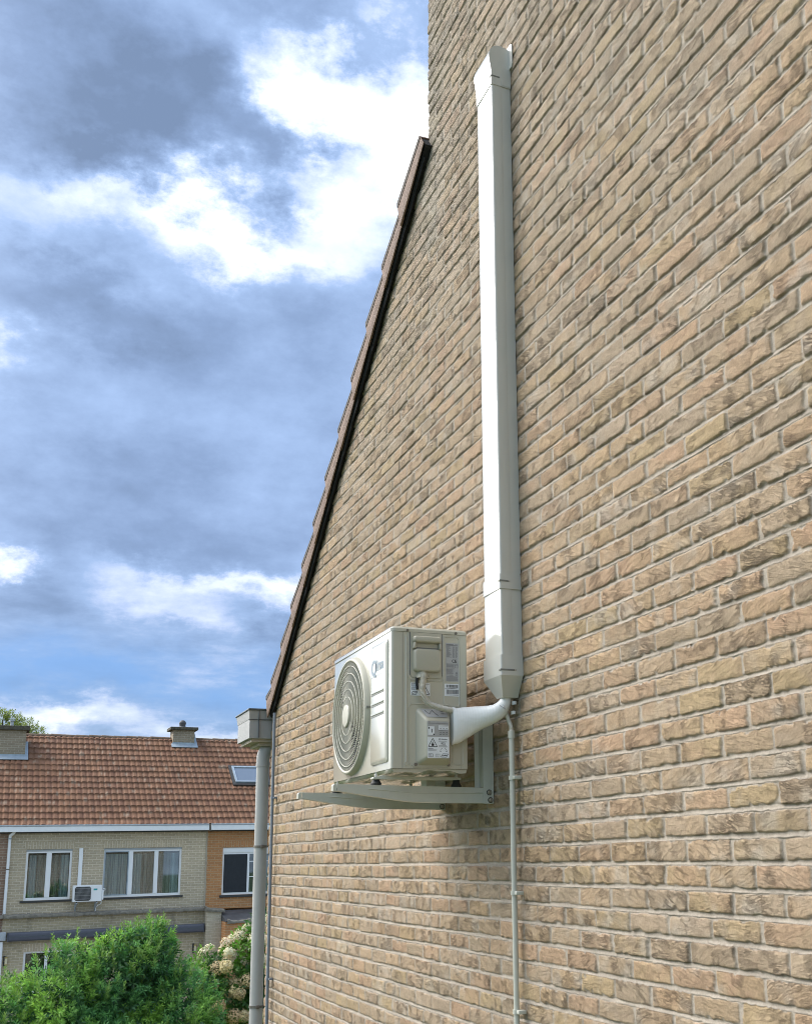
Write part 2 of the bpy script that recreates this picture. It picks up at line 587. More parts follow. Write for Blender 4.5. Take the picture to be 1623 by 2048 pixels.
M_BRICK = handmade_brick()
M_PVC = plain('white_pvc', (0.57, 0.56, 0.51), 0.16, 0.02, 3.0, dirt=0.025, dirtcol=(0.35, 0.33, 0.28), bump=0.0003, bscale=6.0, coat=0.5, spec=0.6)
M_PVCSLOT = plain('slot_shadow_grey', (0.20, 0.20, 0.18), 0.6)
M_IVORY = plain('ivory_enamel', (0.50, 0.48, 0.39), 0.20, 0.02, 3.0, bump=0.0005, bscale=7.0, coat=0.7, spec=0.55)
M_IVORYPL = plain('ivory_plastic', (0.47, 0.445, 0.355), 0.42, 0.03, 5.0)
M_GRILLE = plain('grille_plastic', (0.44, 0.425, 0.35), 0.45, 0.03, 5.0)
M_DARK = plain('fan_cavity_black', (0.015, 0.015, 0.015), 0.7)
M_STEEL = plain('powder_coated_steel', (0.545, 0.54, 0.46), 0.36, 0.05, 9.0, bump=0.0003, bscale=30, coat=0.15, dirt=0.06)
M_SCREW = plain('zinc_screw', (0.55, 0.52, 0.46), 0.35, 0.15, 90.0, metal=0.9)
M_RUBBER = plain('black_rubber', (0.018, 0.018, 0.018), 0.65, 0.2)
M_LABELW = plain('label_white', (0.80, 0.82, 0.84), 0.4, 0.03, 20.0)
M_LABELG = plain('label_silver', (0.42, 0.42, 0.42), 0.4, 0.06, 60.0)
M_INK = plain('label_ink', (0.03, 0.03, 0.035), 0.5, 0.1)
M_INKG = plain('label_ink_grey', (0.16, 0.16, 0.17), 0.5, 0.1)
M_LOGO = plain('logo_grey', (0.17, 0.23, 0.27), 0.4, 0.05)
M_CONDUIT = plain('corrugated_grey', (0.62, 0.585, 0.51), 0.5, 0.08, 50.0)
M_GREYPIPE = plain('grey_drain_pvc', (0.53, 0.525, 0.45), 0.4, 0.05, 6.0, dirt=0.08)
M_BLUEGREY = plain('blue_grey_conduit', (0.20, 0.23, 0.27), 0.45, 0.1, 8.0, dirt=0.1)
M_DOWNP = plain('pale_grey_downpipe', (0.42, 0.415, 0.39), 0.48, 0.06, 3.0, dirt=0.12, dirtcol=(0.22, 0.2, 0.17))
M_CLAMP = plain('weathered_clamp', (0.20, 0.18, 0.15), 0.55, 0.25, 40.0, metal=0.6)
M_BOXPNL = plain('gutter_cladding', (0.37, 0.365, 0.35), 0.5, 0.05, 4.0, dirt=0.10)
M_ZINC = plain('zinc_edge', (0.10, 0.115, 0.125), 0.45, 0.2, 10.0, metal=0.4)
M_SOFFIT = plain('soffit_board', (0.45, 0.38, 0.29), 0.7, 0.12, 8.0)
M_BLACK = plain('roof_void_black', (0.012, 0.011, 0.012), 0.8, 0.3)
M_VERGED = plain('verge_rim_weathered', (0.085, 0.068, 0.055), 0.85, 0.3, 25.0)
M_VERGE = plain('verge_clay', (0.215, 0.142, 0.108), 0.8, 0.16, 14.0, bump=0.003, bscale=60, dirt=0.35, dirtcol=(0.10, 0.08, 0.06))
M_ROOF = tint_mat('clay_pantile', rough=0.75, bump=0.003, bscale=40.0, spec=0.3, var=0.18, vscale=5.0)
M_WFRAME = plain('white_window_pvc', (0.88, 0.88, 0.87), 0.35, 0.03, 3.0)
M_GUTTER = plain('white_gutter', (0.90, 0.90, 0.89), 0.4, 0.05, 3.0, dirt=0.05)
M_GUTZINC = plain('gutter_lip_zinc', (0.42, 0.45, 0.47), 0.5, 0.1, 5.0)
M_SILL = plain('blue_stone_sill', (0.05, 0.048, 0.045), 0.6, 0.2, 8.0)
M_GLASS = glass_mat('window_glass')


def curtain_mat(name, lo, hi):
    m, gg, b = new_mat(name)
    n = gg.noise(gg.vm('MULTIPLY', obj_co(gg), (26.0, 1.0, 0.25)), 1.0, 4, 0.6)
    gg.put(b.inputs['Base Color'], gg.ramp(n, [(0.36, lo), (0.60, hi)]))  # shading of the folds painted as light and dark stripes
    b.inputs['Roughness'].default_value = 0.9
    return m


M_CURTAIN = curtain_mat('grey_curtain', (0.30, 0.36, 0.42), (0.90, 0.92, 0.94))
M_CURTAINB = curtain_mat('brown_curtain', (0.16, 0.14, 0.13), (0.60, 0.53, 0.48))
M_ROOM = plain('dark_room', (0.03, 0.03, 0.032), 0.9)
M_SCREEN = plain('insect_screen', (0.012, 0.016, 0.022), 0.5, 0.2)
M_LEAD = plain('lead_flashing', (0.36, 0.42, 0.47), 0.5, 0.15, 5.0, metal=0.2)
M_LEADD = plain('dark_lead', (0.085, 0.085, 0.09), 0.6, 0.25, 3.0)
M_MOSS = plain('mossy_concrete', (0.10, 0.09, 0.065), 0.9, 0.4, 12.0, bump=0.03, bscale=15, dirt=0.4, dirtcol=(0.03, 0.05, 0.015))
M_COPING = plain('weathered_coping', (0.24, 0.22, 0.18), 0.9, 0.3, 9.0, bump=0.03, bscale=9, dirt=0.6, dirtcol=(0.03, 0.03, 0.025))
M_AWN = plain('awning_grey', (0.085, 0.09, 0.115), 0.5, 0.1, 6.0, dirt=0.15)
M_BRASS = plain('lamp_brass', (0.5, 0.38, 0.14), 0.35, 0.1, metal=0.7)
M_LAMPGL = plain('lamp_opal', (0.7, 0.62, 0.42), 0.3)
M_B_BEIGE = brick_mat('beige_facing_brick', (0.55, 0.45, 0.31), (0.47, 0.385, 0.265), (0.70, 0.61, 0.46))
M_B_BEIGE_SOLD = brick_mat('beige_soldier_brick', (0.55, 0.45, 0.31), (0.49, 0.40, 0.275), (0.70, 0.61, 0.46), flat=True)
M_B_EXT = brick_mat('beige_stained_brick', (0.50, 0.415, 0.27), (0.43, 0.36, 0.235), (0.62, 0.54, 0.40), stain=0.5)
M_B_PIER = brick_mat('pale_pier_brick', (0.58, 0.51, 0.37), (0.52, 0.46, 0.33), (0.66, 0.59, 0.45))
M_B_ORANGE = brick_mat('orange_facing_brick', (0.56, 0.26, 0.10), (0.47, 0.215, 0.085), (0.58, 0.37, 0.20))
M_B_ORANGE_SOLD = brick_mat('orange_soldier_brick', (0.56, 0.26, 0.10), (0.49, 0.22, 0.09), (0.58, 0.37, 0.20), flat=True)
M_B_BROWN = brick_mat('brown_facing_brick', (0.30, 0.19, 0.13), (0.25, 0.16, 0.11), (0.40, 0.32, 0.25))
M_B_CHIM = brick_mat('chimney_brick', (0.33, 0.27, 0.19), (0.28, 0.23, 0.16), (0.43, 0.37, 0.28))
M_B_BACK = brick_mat('gable_rear_brick', (0.38, 0.30, 0.20), (0.33, 0.26, 0.18), (0.42, 0.38, 0.32), along='y')


def wrap_material():
    m, gg, b = new_mat('white_wrapping_tape')
    co = obj_co(gg)
    wv = gg.n('ShaderNodeTexWave', wave_type='BANDS', bands_direction='X')
    wv.inputs['Scale'].default_value = 34.0
    wv.inputs['Distortion'].default_value = 4.0
    wv.inputs['Detail'].default_value = 4
    wv.inputs['Detail Scale'].default_value = 2.0
    gg.put(wv.inputs['Vector'], gg.vm('MULTIPLY', co, (1.0, 0.6, 0.25)))
    c = gg.ramp(wv.outputs['Fac'], [(0.0, (0.80, 0.80, 0.78)), (0.5, (0.82, 0.82, 0.80)), (1.0, (0.83, 0.83, 0.82))])
    gg.put(b.inputs['Base Color'], c)
    b.inputs['Roughness'].default_value = 0.35
    bn = gg.n('ShaderNodeBump')
    bn.inputs['Distance'].default_value = 0.0012
    gg.put(bn.inputs['Height'], gg.m('ADD', gg.m('MULTIPLY', wv.outputs['Fac'], 0.03), gg.m('MULTIPLY', gg.noise(co, 45, 5, 0.6), 1.6)))
    m.node_tree.links.new(bn.outputs[0], b.inputs['Normal'])
    return m


M_WRAP = wrap_material()

# ------------------------------------------------------------------ ground
GZ = -4.9
m_grass, gg, b = new_mat('lawn')
co = obj_co(gg)
gg.put(b.inputs['Base Color'], gg.ramp(gg.noise(co, 2.0, 8, 0.7), [(0.3, (0.035, 0.06, 0.015)), (0.7, (0.07, 0.105, 0.03))]))
b.inputs['Roughness'].default_value = 0.9
mb = MB()
mb.box(-700, 700, -400, 1500, GZ - 0.5, GZ)
gr = mb.build('ground', m_grass)
tag(gr, 'green lawn of the back gardens', kind='structure')
m_pave, gg, b = new_mat('garden_paving')
co = obj_co(gg)
bt = gg.n('ShaderNodeTexBrick')
gg.put(bt.inputs['Vector'], co)
bt.inputs['Scale'].default_value = 1.0
bt.inputs['Brick Width'].default_value = 0.4
bt.inputs['Row Height'].default_value = 0.4
bt.offset = 0.0
bt.inputs['Mortar Size'].default_value = 0.01
bt.inputs['Color1'].default_value = (0.27, 0.26, 0.24, 1)
bt.inputs['Color2'].default_value = (0.22, 0.21, 0.20, 1)
bt.inputs['Mortar'].default_value = (0.10, 0.10, 0.09, 1)
gg.put(b.inputs['Base Color'], bt.outputs['Color'])
b.inputs['Roughness'].default_value = 0.9
pv = MB().box(-14, 14, 26, 35.2, GZ + 0.004, GZ + 0.03).build('terrace_paving', m_pave)
tag(pv, 'grey slab terrace behind the row houses', kind='structure')

# ------------------------------------------------------------------ the gable wall, brick by brick
PY, PZ = 0.2158, 0.0688
JY, TOPZ = 2.984, -0.0414
RIDGE_Y, EAVE_Y = 4.706, 8.03
VS = -0.768


def verge_z(y):
    return 1.077 + VS * (y - 7.877)


gb = thing('brick_building', (0, 2.0, GZ), 'tall building of handmade beige brick with a sloping tiled verge, filling the right side', 'building')


def make_wall():
    ys = [-1.6]
    while ys[-1] < RIDGE_Y - 1e-4 or ys[-1] < EAVE_Y:
        y = ys[-1]
        if y < 1.55: d = 0.014
        else: d = min(0.0085, max(0.0042, 0.0018 * y))
        nxt = y + d
        if y < RIDGE_Y < nxt + 0.003: nxt = RIDGE_Y
        ys.append(min(nxt, EAVE_Y))
        if ys[-1] >= EAVE_Y: break
    ys = np.array(ys, dtype=np.float64)
    offs_f = np.array([0.0, 0.0030, 0.0065, 0.0098, 0.0118, 0.0134, 0.0155, 0.019, 0.0235, 0.029, 0.035, 0.041, 0.047, 0.053, 0.0585, 0.063, 0.0662, 0.0677])
    offs_c = np.array([0.0, 0.008, 0.0128, 0.017, 0.030, 0.048, 0.062, 0.0665])
    zs = []
    k0 = int(math.floor((GZ - TOPZ) / PZ)); k1 = int(math.ceil((6.4 - TOPZ) / PZ))
    for k in range(k0, k1):
        zb = TOPZ + k * PZ
        of = offs_f if -1.45 < zb < 4.9 else offs_c
        zs.extend((zb + of).tolist())
    zs = np.array(zs)
    ny, nz = len(ys), len(zs)
    Y, Z = np.meshgrid(ys, zs, indexing='ij')
    # hand-laid irregularity
    wz = (fbm(Y * 2.1, Z * 9, 3, 2) - 0.5) * 0.005
    Zw = Z + wz + (fbm(Y * 28, Z * 28, 5, 2) - 0.5) * 0.0026 + (fbm(Y * 90, Z * 60, 6, 2) - 0.5) * 0.0034
    Yw = Y + (fbm(Y * 30, Z * 30, 9, 2) - 0.5) * 0.0035
    row = np.floor((Zw - TOPZ) / PZ).astype(np.int64)
    v = (Zw - TOPZ) - row * PZ
    rr = _rng.random((2048,)).astype(np.float32)
    rj = (rr[(row * 13 + 77) & 2047] - 0.5) * 0.014
    off = np.where((row & 1) == 1, 0.0, PY / 2) + rj        # cell below z=-0.0414 is row -1
    t = (Yw - JY - off) / PY
    col = np.floor(t).astype(np.int64)
    u = (t - col) * PY
    h = ((row * 73856093) ^ (col * 19349663)) & 0x7fffffff
    def rnd(s):
        return rr[((h >> 3) + s * 131 + (h & 1023) * 7) & 2047]
    jit = (rnd(1) - 0.5) * 0.006
    hx, hz = PY / 2 - 0.0056, (PZ - 0.0128) / 2
    hzv = hz + (rnd(2) - 0.5) * 0.004
    ax = np.abs(u - PY / 2 + jit * 0.5) - (hx + (rnd(3) - 0.5) * 0.004)
    az_ = np.abs(v - 0.0125 - hz) - hzv
    rc = 0.004 + 0.010 * rnd(4) ** 3
    qx = np.maximum(ax + rc, 0); qz = np.maximum(az_ + rc, 0)
    sdf = np.sqrt(qx * qx + qz * qz) + np.minimum(np.maximum(ax + rc, az_ + rc), 0) - rc      # negative inside the brick
    # chipped rims
    chip = fbm(Y * 45, Z * 60, 21, 2)
    sdf = sdf + np.clip(chip - 0.55, 0, 1) * 0.030 * (0.2 + rnd(5))
    inside = sstep(0.0008, -0.0016, sdf)
    # creased, folded faces
    ang = (rnd(6) - 0.5) * 1.1
    ca, sa = np.cos(ang), np.sin(ang)
    lx = (u * ca + v * sa) + rnd(7) * 50; lz = (-u * sa + v * ca) + rnd(8) * 50
    w1 = fbm(lx * 16, lz * 22, 31, 3)
    w2 = fbm(lx * 40, lz * 75, 37, 2)
    rgh = rnd(9)
    patch = sstep(0.42, 0.62, fbm(lx * 11, lz * 16, 51, 2) + (rgh - 0.5) * 0.5)
    crease = np.clip(0.5 - w2, 0, 1) * 0.0065 * patch
    pits = 0 * patch
    tilt = (rnd(10) - 0.5) * 0.04 * (u - PY / 2) + (rnd(11) - 0.5) * 0.06 * (v - PZ / 2)
    face = 0.0 + (rnd(12) - 0.5) * 0.004 + tilt + (w1 - 0.5) * 0.003 + - crease
    rim = sstep(0.0, -0.007, sdf) * 0.0015
    bed = np.where(v < 0.0150, -0.0012 - 0.0040 * sstep(0.0015, 0.0065, v) - 0.0022 * fbm(Y * 9, Z * 9, 77, 2), -0.0048)       # flush at the foot, raked under the brick above
    mort = bed + (fbm(Y * 35, Z * 90, 71, 3) - 0.5) * 0.0035
    X = -(mort * (1 - inside) + (face + rim - 0.0015) * inside)
    X = X.astype(np.float32)
    # colours
    pal = np.array([(0.395, 0.290, 0.195), (0.375, 0.285, 0.195), (0.410, 0.290, 0.188), (0.355, 0.278, 0.198), (0.415, 0.302, 0.190),
                    (0.392, 0.276, 0.186), (0.340, 0.265, 0.192), (0.410, 0.320, 0.235), (0.405, 0.278, 0.188), (0.382, 0.290, 0.178),
                    (0.365, 0.285, 0.205), (0.388, 0.292, 0.198)], dtype=np.float32)
    pi = (rnd(13) * 11.99).astype(np.int64); pj = (rnd(14) * 11.99).astype(np.int64)
    blend = sstep(0.30, 0.72, fbm(lx * 12, lz * 18, 81, 4))[..., None] * 0.6
    C = pal[pi] * (1 - blend) + pal[pj] * blend
    C *= np.array((1.10, 1.08, 1.04), dtype=np.float32)
    C *= (0.93 + 0.14 * rnd(15) ** 1.0)[..., None]
    C *= (0.90 + 0.22 * fbm(Y * 60, Z * 60, 85, 2))[..., None]
    pale = (sstep(0.58, 0.88, fbm(lx * 12, lz * 12, 91, 3) + (rnd(16) - 0.5) * 0.25) * 0.38)[..., None]
    C = C * (1 - pale) + np.array((0.50, 0.455, 0.39), dtype=np.float32) * pale
    # grazing sky sheen painted as greyer colour, high up and along the free corner
    high = (sstep(0.8, 4.0, Z) * 0.38 + sstep(0.35, 0.0, np.abs(Y - RIDGE_Y)) * (Z > 3.0) * 0.25)
    grey = C.mean(axis=-1, keepdims=True) * np.array((1.06, 1.0, 0.86), dtype=np.float32)
    C = C * (1 - high[..., None]) + grey * high[..., None]
    Mc = np.array((0.385, 0.333, 0.272), dtype=np.float32) * (0.80 + 0.40 * fbm(Y * 18, Z * 30, 95, 4))[..., None]
    i3 = inside[..., None]
    C = C * i3 + Mc * (1 - i3)
    cols = np.ones((ny * nz, 4), dtype=np.float32)
    cols[:, :3] = np.clip(C.reshape(-1, 3), 0.02, 0.9)
    cols[:, 3] = rnd(17).ravel() * 0.98 + 0.01
    V = np.stack([X, Y.astype(np.float32), Z.astype(np.float32)], axis=-1).reshape(-1, 3)
    idx = np.arange(ny * nz).reshape(ny, nz)
    a = idx[:-1, :-1]; b_ = idx[1:, :-1]; c = idx[1:, 1:]; d = idx[:-1, 1:]
    ym = (ys[:-1] + ys[1:])[:, None] / 2; zm = (zs[:-1] + zs[1:])[None, :] / 2
    keep = (ym < RIDGE_Y) | (zm < 1.077 + VS * (ym - 7.877) + 0.02)
    Fq = np.stack([a, d, c, b_], axis=-1)[keep]
    used = np.zeros(ny * nz, dtype=bool); used[Fq.ravel()] = True
    rem = np.cumsum(used) - 1
    Fq = rem[Fq]
    return np_mesh('brick_wall', V[used], Fq, M_BRICK, gb, True, cols[used], extra=('inside', inside.reshape(-1)[used]))


make_wall()
# body of the building behind the facing
mb = MB()
mb.prism([(-1.6, GZ), (8.022, GZ), (8.022, verge_z(8.022) - 0.02), (RIDGE_Y, verge_z(RIDGE_Y) - 0.02), (RIDGE_Y - 0.008, 6.4), (-1.6, 6.4)], 'x', 0.016, 8.0)
mb.build('rear_wall', M_B_BACK, gb)
# roof slab of the lower part
s_len = 4.25
cosv = 1 / math.sqrt(1 + VS * VS)
sl = Vector((0, cosv, VS * cosv)); nn = Vector((0, -VS * cosv, cosv))


def slope_pt(x, s, h):
    p = Vector((x, RIDGE_Y, verge_z(RIDGE_Y))) + sl * s + nn * h
    return p


mb = MB()
mb.loft([[slope_pt(-0.031, s, h) for s, h in ((-0.06, 0.0), (4.09, 0.0), (4.09, 0.088), (-0.06, 0.088))],
         [slope_pt(8.0, s, h) for s, h in ((-0.06, 0.0), (4.09, 0.0), (4.09, 0.088), (-0.06, 0.088))]])
mb.build('roof_boarding', M_BLACK, gb)  # black colour stands in for the shadow under the tile overhang
# ragged black strip: felt and overhang shadow painted as one dark edge
rnd = random.Random(4)
mb = MB()
top = []; bot = []
n = 90
for i in range(n + 1):
    s = 4.09 * i / n
    top.append(slope_pt(-0.0285, s, 0.004)); bot.append(slope_pt(-0.0225, s, -0.012 - 0.012 * rnd.random()))
top2 = [p + Vector((0.005, 0, 0)) for p in top]; bot2 = [p + Vector((0.005, 0, 0)) for p in bot]
mb.loft([top, bot, bot2, top2, top], cap=False, close=False)
mb.build('felt_shadow_edge', M_BLACK, gb)
# verge tiles, one part each
NT = 12
pitch = 0.3555
for i in range(NT):
    s0 = -0.005 + i * pitch - (0.040 if i == 0 else 0)
    s1 = min(-0.005 + (i + 1) * pitch + 0.030, 4.105)
    if s0 > 4.0: break
    mb = MB()
    hA = 0.104 + rnd.uniform(-0.004, 0.004)      # upper end (tucked under)
    hB = 0.150 + rnd.uniform(-0.005, 0.005)      # lower end (on top)
    xo = -0.040 - rnd.uniform(0, 0.004)
    # side flange: long plate with a slanting lower end
    outl = [(s0 - 0.02, 0.004), (s1 - 0.004, -0.004), (s1 - 0.048, hB - 0.022), (s1 - 0.066, hB), (s0 - 0.02, hA)]
    xi = xo + 0.0045
    a = [slope_pt(xo - (0.007 if k in (1, 2, 3) else 0), s, h) for k, (s, h) in enumerate(outl)]
    c = [slope_pt(xi, s, h) for s, h in outl]
    before = set(mb.bm.edges)
    mb.loft([a, c])
    bmesh.ops.bevel(mb.bm, geom=[e for e in mb.bm.edges if e not in before], offset=0.002, segments=2, profile=0.5, affect='EDGES')
    # top of the tile, with a roll
    prof = []
    for k in range(10):
        x = xi - 0.006 + 0.30 * k / 9
        prof.append((x, 0.016 * math.sin(k / 9 * math.pi * 1.5 + 0.6)))
    rA = [slope_pt(x, s0 - 0.02, hA - 0.012 + w) for x, w in prof] + [slope_pt(x, s0 - 0.02, hA - 0.026 + w) for x, w in prof[::-1]]
    rB = [slope_pt(x, s1 - 0.066, hB - 0.012 + w) for x, w in prof] + [slope_pt(x, s1 - 0.066, hB - 0.026 + w) for x, w in prof[::-1]]
    mb.loft([rA, rB])
    vt = mb.build('verge_tile', M_VERGE, gb, True, 35)
    rim = MB()
    ro = [(s0 - 0.018, hA - 0.026), (s1 - 0.058, hB - 0.034), (s1 - 0.050, hB - 0.020), (s1 - 0.064, hB + 0.001), (s0 - 0.018, hA + 0.001)]
    rim.loft([[slope_pt(xo - (0.0095 if k in (1, 2, 3) else 0.0025), s, h) for k, (s, h) in enumerate(ro)], [slope_pt(xo + 0.003, s, h) for s, h in ro]])
    rim.build('weathered_rim', M_VERGED, vt)


def tile_field(name, frame, u0, u1, b0, z0, slope, length, parent, period=0.173, expo=0.333, amp=0.020, seed=1, sub=8, pal=None):
    """pantiles as one folded sheet: waves across, a step at every course"""
    nu = int((u1 - u0) / period * sub) + 1
    us = np.linspace(u0, u1, nu)
    nrow = int(length / expo + 0.999)
    ss = []
    for r in range(nrow):
        for f in (0.0, 0.02, 0.5, 0.985):
            ss.append(r * expo + f * expo)
    ss.append(nrow * expo)
    ss = np.clip(np.array(ss), 0, length)
    U, S = np.meshgrid(us, ss, indexing='ij')
    row = np.floor(S / expo + 1e-6).astype(int)
    fr = S / expo - row
    r1 = np.random.default_rng(seed).random(4096).astype(np.float32)
    colu = np.floor((U - u0) / period).astype(int)
    idx = (row * 97 + colu * 31) & 4095
    ph = (U - u0) / period * 2 * math.pi
    wave = amp * (0.65 * np.sin(ph) + 0.30 * np.sin(2 * ph + 0.9))
    step = 0.034 * (1 - fr) + (r1[idx] - 0.5) * 0.010 + (r1[(row * 53) & 4095] - 0.5) * 0.006
    # the course line wanders a little, following the wave
    S2 = S - wave * 0.5 * (fr < 0.03)
    c = 1 / math.sqrt(1 + slope * slope); sn = slope * c
    H = wave + step
    X = U; Yb = b0 + S2 * c - H * sn; Zb = z0 + S2 * sn + H * c
    if pal is None:
        pal = np.array([(0.200, 0.098, 0.052), (0.190, 0.092, 0.050), (0.180, 0.088, 0.049), (0.208, 0.104, 0.057), (0.172, 0.083, 0.047)], dtype=np.float32)
    C = pal[(r1[(idx + 7) & 4095] * 4.99).astype(int)] * (0.90 + 0.2 * r1[(idx + 19) & 4095])[..., None]
    big = fbm(U * 0.6, S * 0.9, seed + 5, 4)
    C = C * (0.92 + 0.18 * big)[..., None]
    lich = sstep(0.70, 0.8, fbm(U * 9, S * 9, seed + 9, 3))[..., None] * 0.35
    C = C * (1 - lich) + np.array((0.42, 0.36, 0.27), dtype=np.float32) * lich
    cols = np.ones((nu * len(ss), 4), dtype=np.float32); cols[:, :3] = C.reshape(-1, 3)
    V = np.stack([X, Yb, Zb], axis=-1).reshape(-1, 3)
    ii = np.arange(nu * len(ss)).reshape(nu, len(ss))
    Fq = np.stack([ii[:-1, :-1], ii[1:, :-1], ii[1:, 1:], ii[:-1, 1:]], axis=-1).reshape(-1, 4)
    return np_mesh(name, V, Fq, M_ROOF, parent, False, cols, frame)


# rear eaves box at the foot of the verge
bx = MB()
bx.prism([(8.035, 0.868), (8.47, 0.868), (8.47, 1.02), (8.035, 1.02)], 'x', -0.158, 6.0, bev=0.003)
bx_o = bx.build('eaves_box', M_BOXPNL, gb)
cr = MB()      # flared crown above the lower boards
A = [(-0.160, 8.033, 0.985), (0.004, 8.033, 0.985)]
cr.loft([[(-0.160, 8.030, 1.008), (6.0, 8.030, 1.008), (6.0, 8.475, 1.008), (-0.160, 8.475, 1.008)],
         [(-0.166, 8.018, 1.070), (6.0, 8.018, 1.070), (6.0, 8.50, 1.070), (-0.166, 8.50, 1.070)]])
cro = cr.build('crown_board', M_BOXPNL, bx_o)
lip = MB().box(-0.173, 6.0, 8.008, 8.51, 1.0705, 1.085, bev=0.005).build('zinc_edge', M_ZINC, bx_o)
seam = MB().box(-0.094, -0.0915, 8.0115, 8.036, 0.869, 1.069).build('board_joint', M_LEADD, bx_o)
seam = MB().box(-0.165, -0.10, 8.0285, 8.036, 1.003, 1.0075).box(-0.09, 0.0, 8.0285, 8.036, 1.003, 1.0075).build('board_joint', M_LEADD, bx_o)
sof = MB().box(-0.135, 6.0, 8.06, 8.45, 0.845, 0.8675).build('soffit', M_SOFFIT, gb)
sof2 = MB().box(-0.075, 6.0, 8.09, 8.40, 0.822, 0.8445).build('soffit', M_SOFFIT, gb)

# ------------------------------------------------------------------ downpipe beyond the corner
dpx, dpy = -0.027, 8.16
dp = thing('downpipe', (dpx, dpy, GZ), 'wide pale grey downpipe with rounded top running down beside the gable corner', 'downpipe')
pts = [(dpx + 0.10, dpy + 0.02, 0.815), (dpx + 0.055, dpy + 0.01, 0.812), (dpx + 0.022, dpy, 0.795), (dpx + 0.005, dpy, 0.765), (dpx, dpy, 0.725), (dpx, dpy, 0.70)]
MB().tube(smooth_path(pts, 5), 0.0475, 24).build('elbow', M_DOWNP, dp, True, 60)
MB().tube([(dpx, dpy, 0.70), (dpx, dpy, 0.672)], 0.050, 24).build('socket', M_DOWNP, dp, True, 40)
MB().tube([(dpx, dpy, GZ), (dpx, dpy, 0.688)], 0.046, 28).build('pipe', M_DOWNP, dp, True, 40)
for zc in (0.098, -1.005, -2.4, -3.7):
    c = MB().tube([(dpx, dpy, zc - 0.008), (dpx, dpy, zc + 0.008)], 0.050, 28)
    c.box(dpx + 0.04, dpx + 0.125, dpy - 0.008, dpy + 0.008, zc - 0.006, zc + 0.006)
    c.box(dpx - 0.012, dpx + 0.012, dpy - 0.062, dpy - 0.046, zc - 0.012, zc + 0.012, bev=0.002)
    c.build('pipe_clamp', M_CLAMP, dp, True, 40)

# thin conduit on the corner of the wall
cd = thing('thin_conduit', (-0.022, 7.80, GZ), 'slim blue grey conduit clipped along the far corner of the brick wall', 'conduit')
MB().tube([(-0.026, 7.815, GZ), (-0.026, 7.815, 1.03)], 0.0105, 14).build('pipe', M_BLUEGREY, cd, True, 60)
for zc in (0.428, -0.79, -2.2):
    MB().tube([(-0.026, 7.815, zc - 0.007), (-0.026, 7.815, zc + 0.007)], 0.0135, 14).box(-0.026, -0.001, 7.775, 7.812, zc - 0.006, zc + 0.006).build('pipe_clip', M_BLUEGREY, cd, True, 40)

# ------------------------------------------------------------------ line-set trunking on the wall
Y0, Y1 = 3.705, 3.862
tr = thing('cable_duct', (-0.04, 3.78, 0.57), 'tall white plastic trunking running up the brick wall above the air conditioner', 'cable duct')


def duct_seg(z0, z1, xo, y0, y1, name, xin=0.0):
    m = MB()
    prof = rrect(-xo, xin, y0, y1, (0.006, 0.0005, 0.0005, 0.006), 4)
    m.loft([[(p[0], p[1], z0) for p in prof], [(p[0], p[1], z1) for p in prof]])
    return m


dm = duct_seg(0.72, 3.23, 0.085, Y0, Y1, '')
dm.build('channel', M_PVC, tr, True, 30)
# proud cover lip that makes the long seam on the side
duct_seg(0.725, 3.20, 0.0862, Y0 - 0.0016, Y1 + 0.0016, '', -0.042).build('duct_cover', M_PVC, tr, True, 30)
# coupler
cp = duct_seg(0.995, 1.053, 0.0905, Y0 - 0.005, Y1 + 0.005, '').build('joint_collar', M_PVC, tr, True, 30)
MB().box(-0.0925, -0.049, Y0 - 0.0062, Y0 + 0.01, 1.022, 1.029, bev=0.001).build('slot', M_PVCSLOT, cp)
MB().box(-0.056, -0.050, Y0 - 0.0068, Y0, 1.023, 1.028, bev=0.001).build('screw', M_SCREW, cp)
# bottom collar and funnel
fn = duct_seg(0.660, 0.738, 0.0925, Y0 - 0.006, Y1 + 0.006, '')
fn.build('funnel_collar', M_PVC, tr, True, 30)
fc = bpy.context.scene.collection.objects['funnel_collar']
MB().box(-0.0945, -0.030, Y0 - 0.0072, Y0 + 0.01, 0.677, 0.684, bev=0.001).build('slot', M_PVCSLOT, fc)
MB().box(-0.037, -0.031, Y0 - 0.0078, Y0, 0.678, 0.683, bev=0.001).build('screw', M_SCREW, fc)
m = MB()
m.loft([[(-0.0925, Y0 - 0.006, 0.660), (-0.0925, Y1 + 0.006, 0.660), (-0.001, Y1 + 0.006, 0.660), (-0.001, Y0 - 0.006, 0.660)],
        [(-0.066, 3.745, 0.582), (-0.066, 3.800, 0.582), (-0.003, 3.800, 0.582), (-0.003, 3.745, 0.582)]])
m.build('funnel', M_PVC, tr)
# top elbow cap
capp = [(-0.0885, 3.195), (-0.0885, 3.235), (-0.089, 3.262), (-0.098, 3.318), (-0.0985, 3.338), (-0.092, 3.362), (-0.080, 3.378), (-0.063, 3.389), (-0.040, 3.391),
        (-0.020, 3.386), (0.0, 3.380), (0.0, 3.195)]
m = MB()
before = set()
m.loft([[(x, Y0 - 0.004, z) for x, z in capp], [(x, Y1 + 0.004, z) for x, z in capp]])
es = [e for e in m.bm.edges if len(e.link_faces) == 2 and abs(e.calc_face_angle(0)) > 1.2]
bmesh.ops.bevel(m.bm, geom=es, offset=0.004, segments=3, profile=0.5, affect='EDGES')
capo = m.build('end_cap', M_PVC, tr, True, 35)
MB().box(-0.0905, -0.050, Y0 - 0.0052, Y0 + 0.01, 3.232, 3.239, bev=0.001).build('slot', M_PVCSLOT, capo)
m = MB()
pr = rrect(-0.044, 0.0, 3.20, 3.305, (0.0005, 0.0005, 0.0005, 0.014), 6)
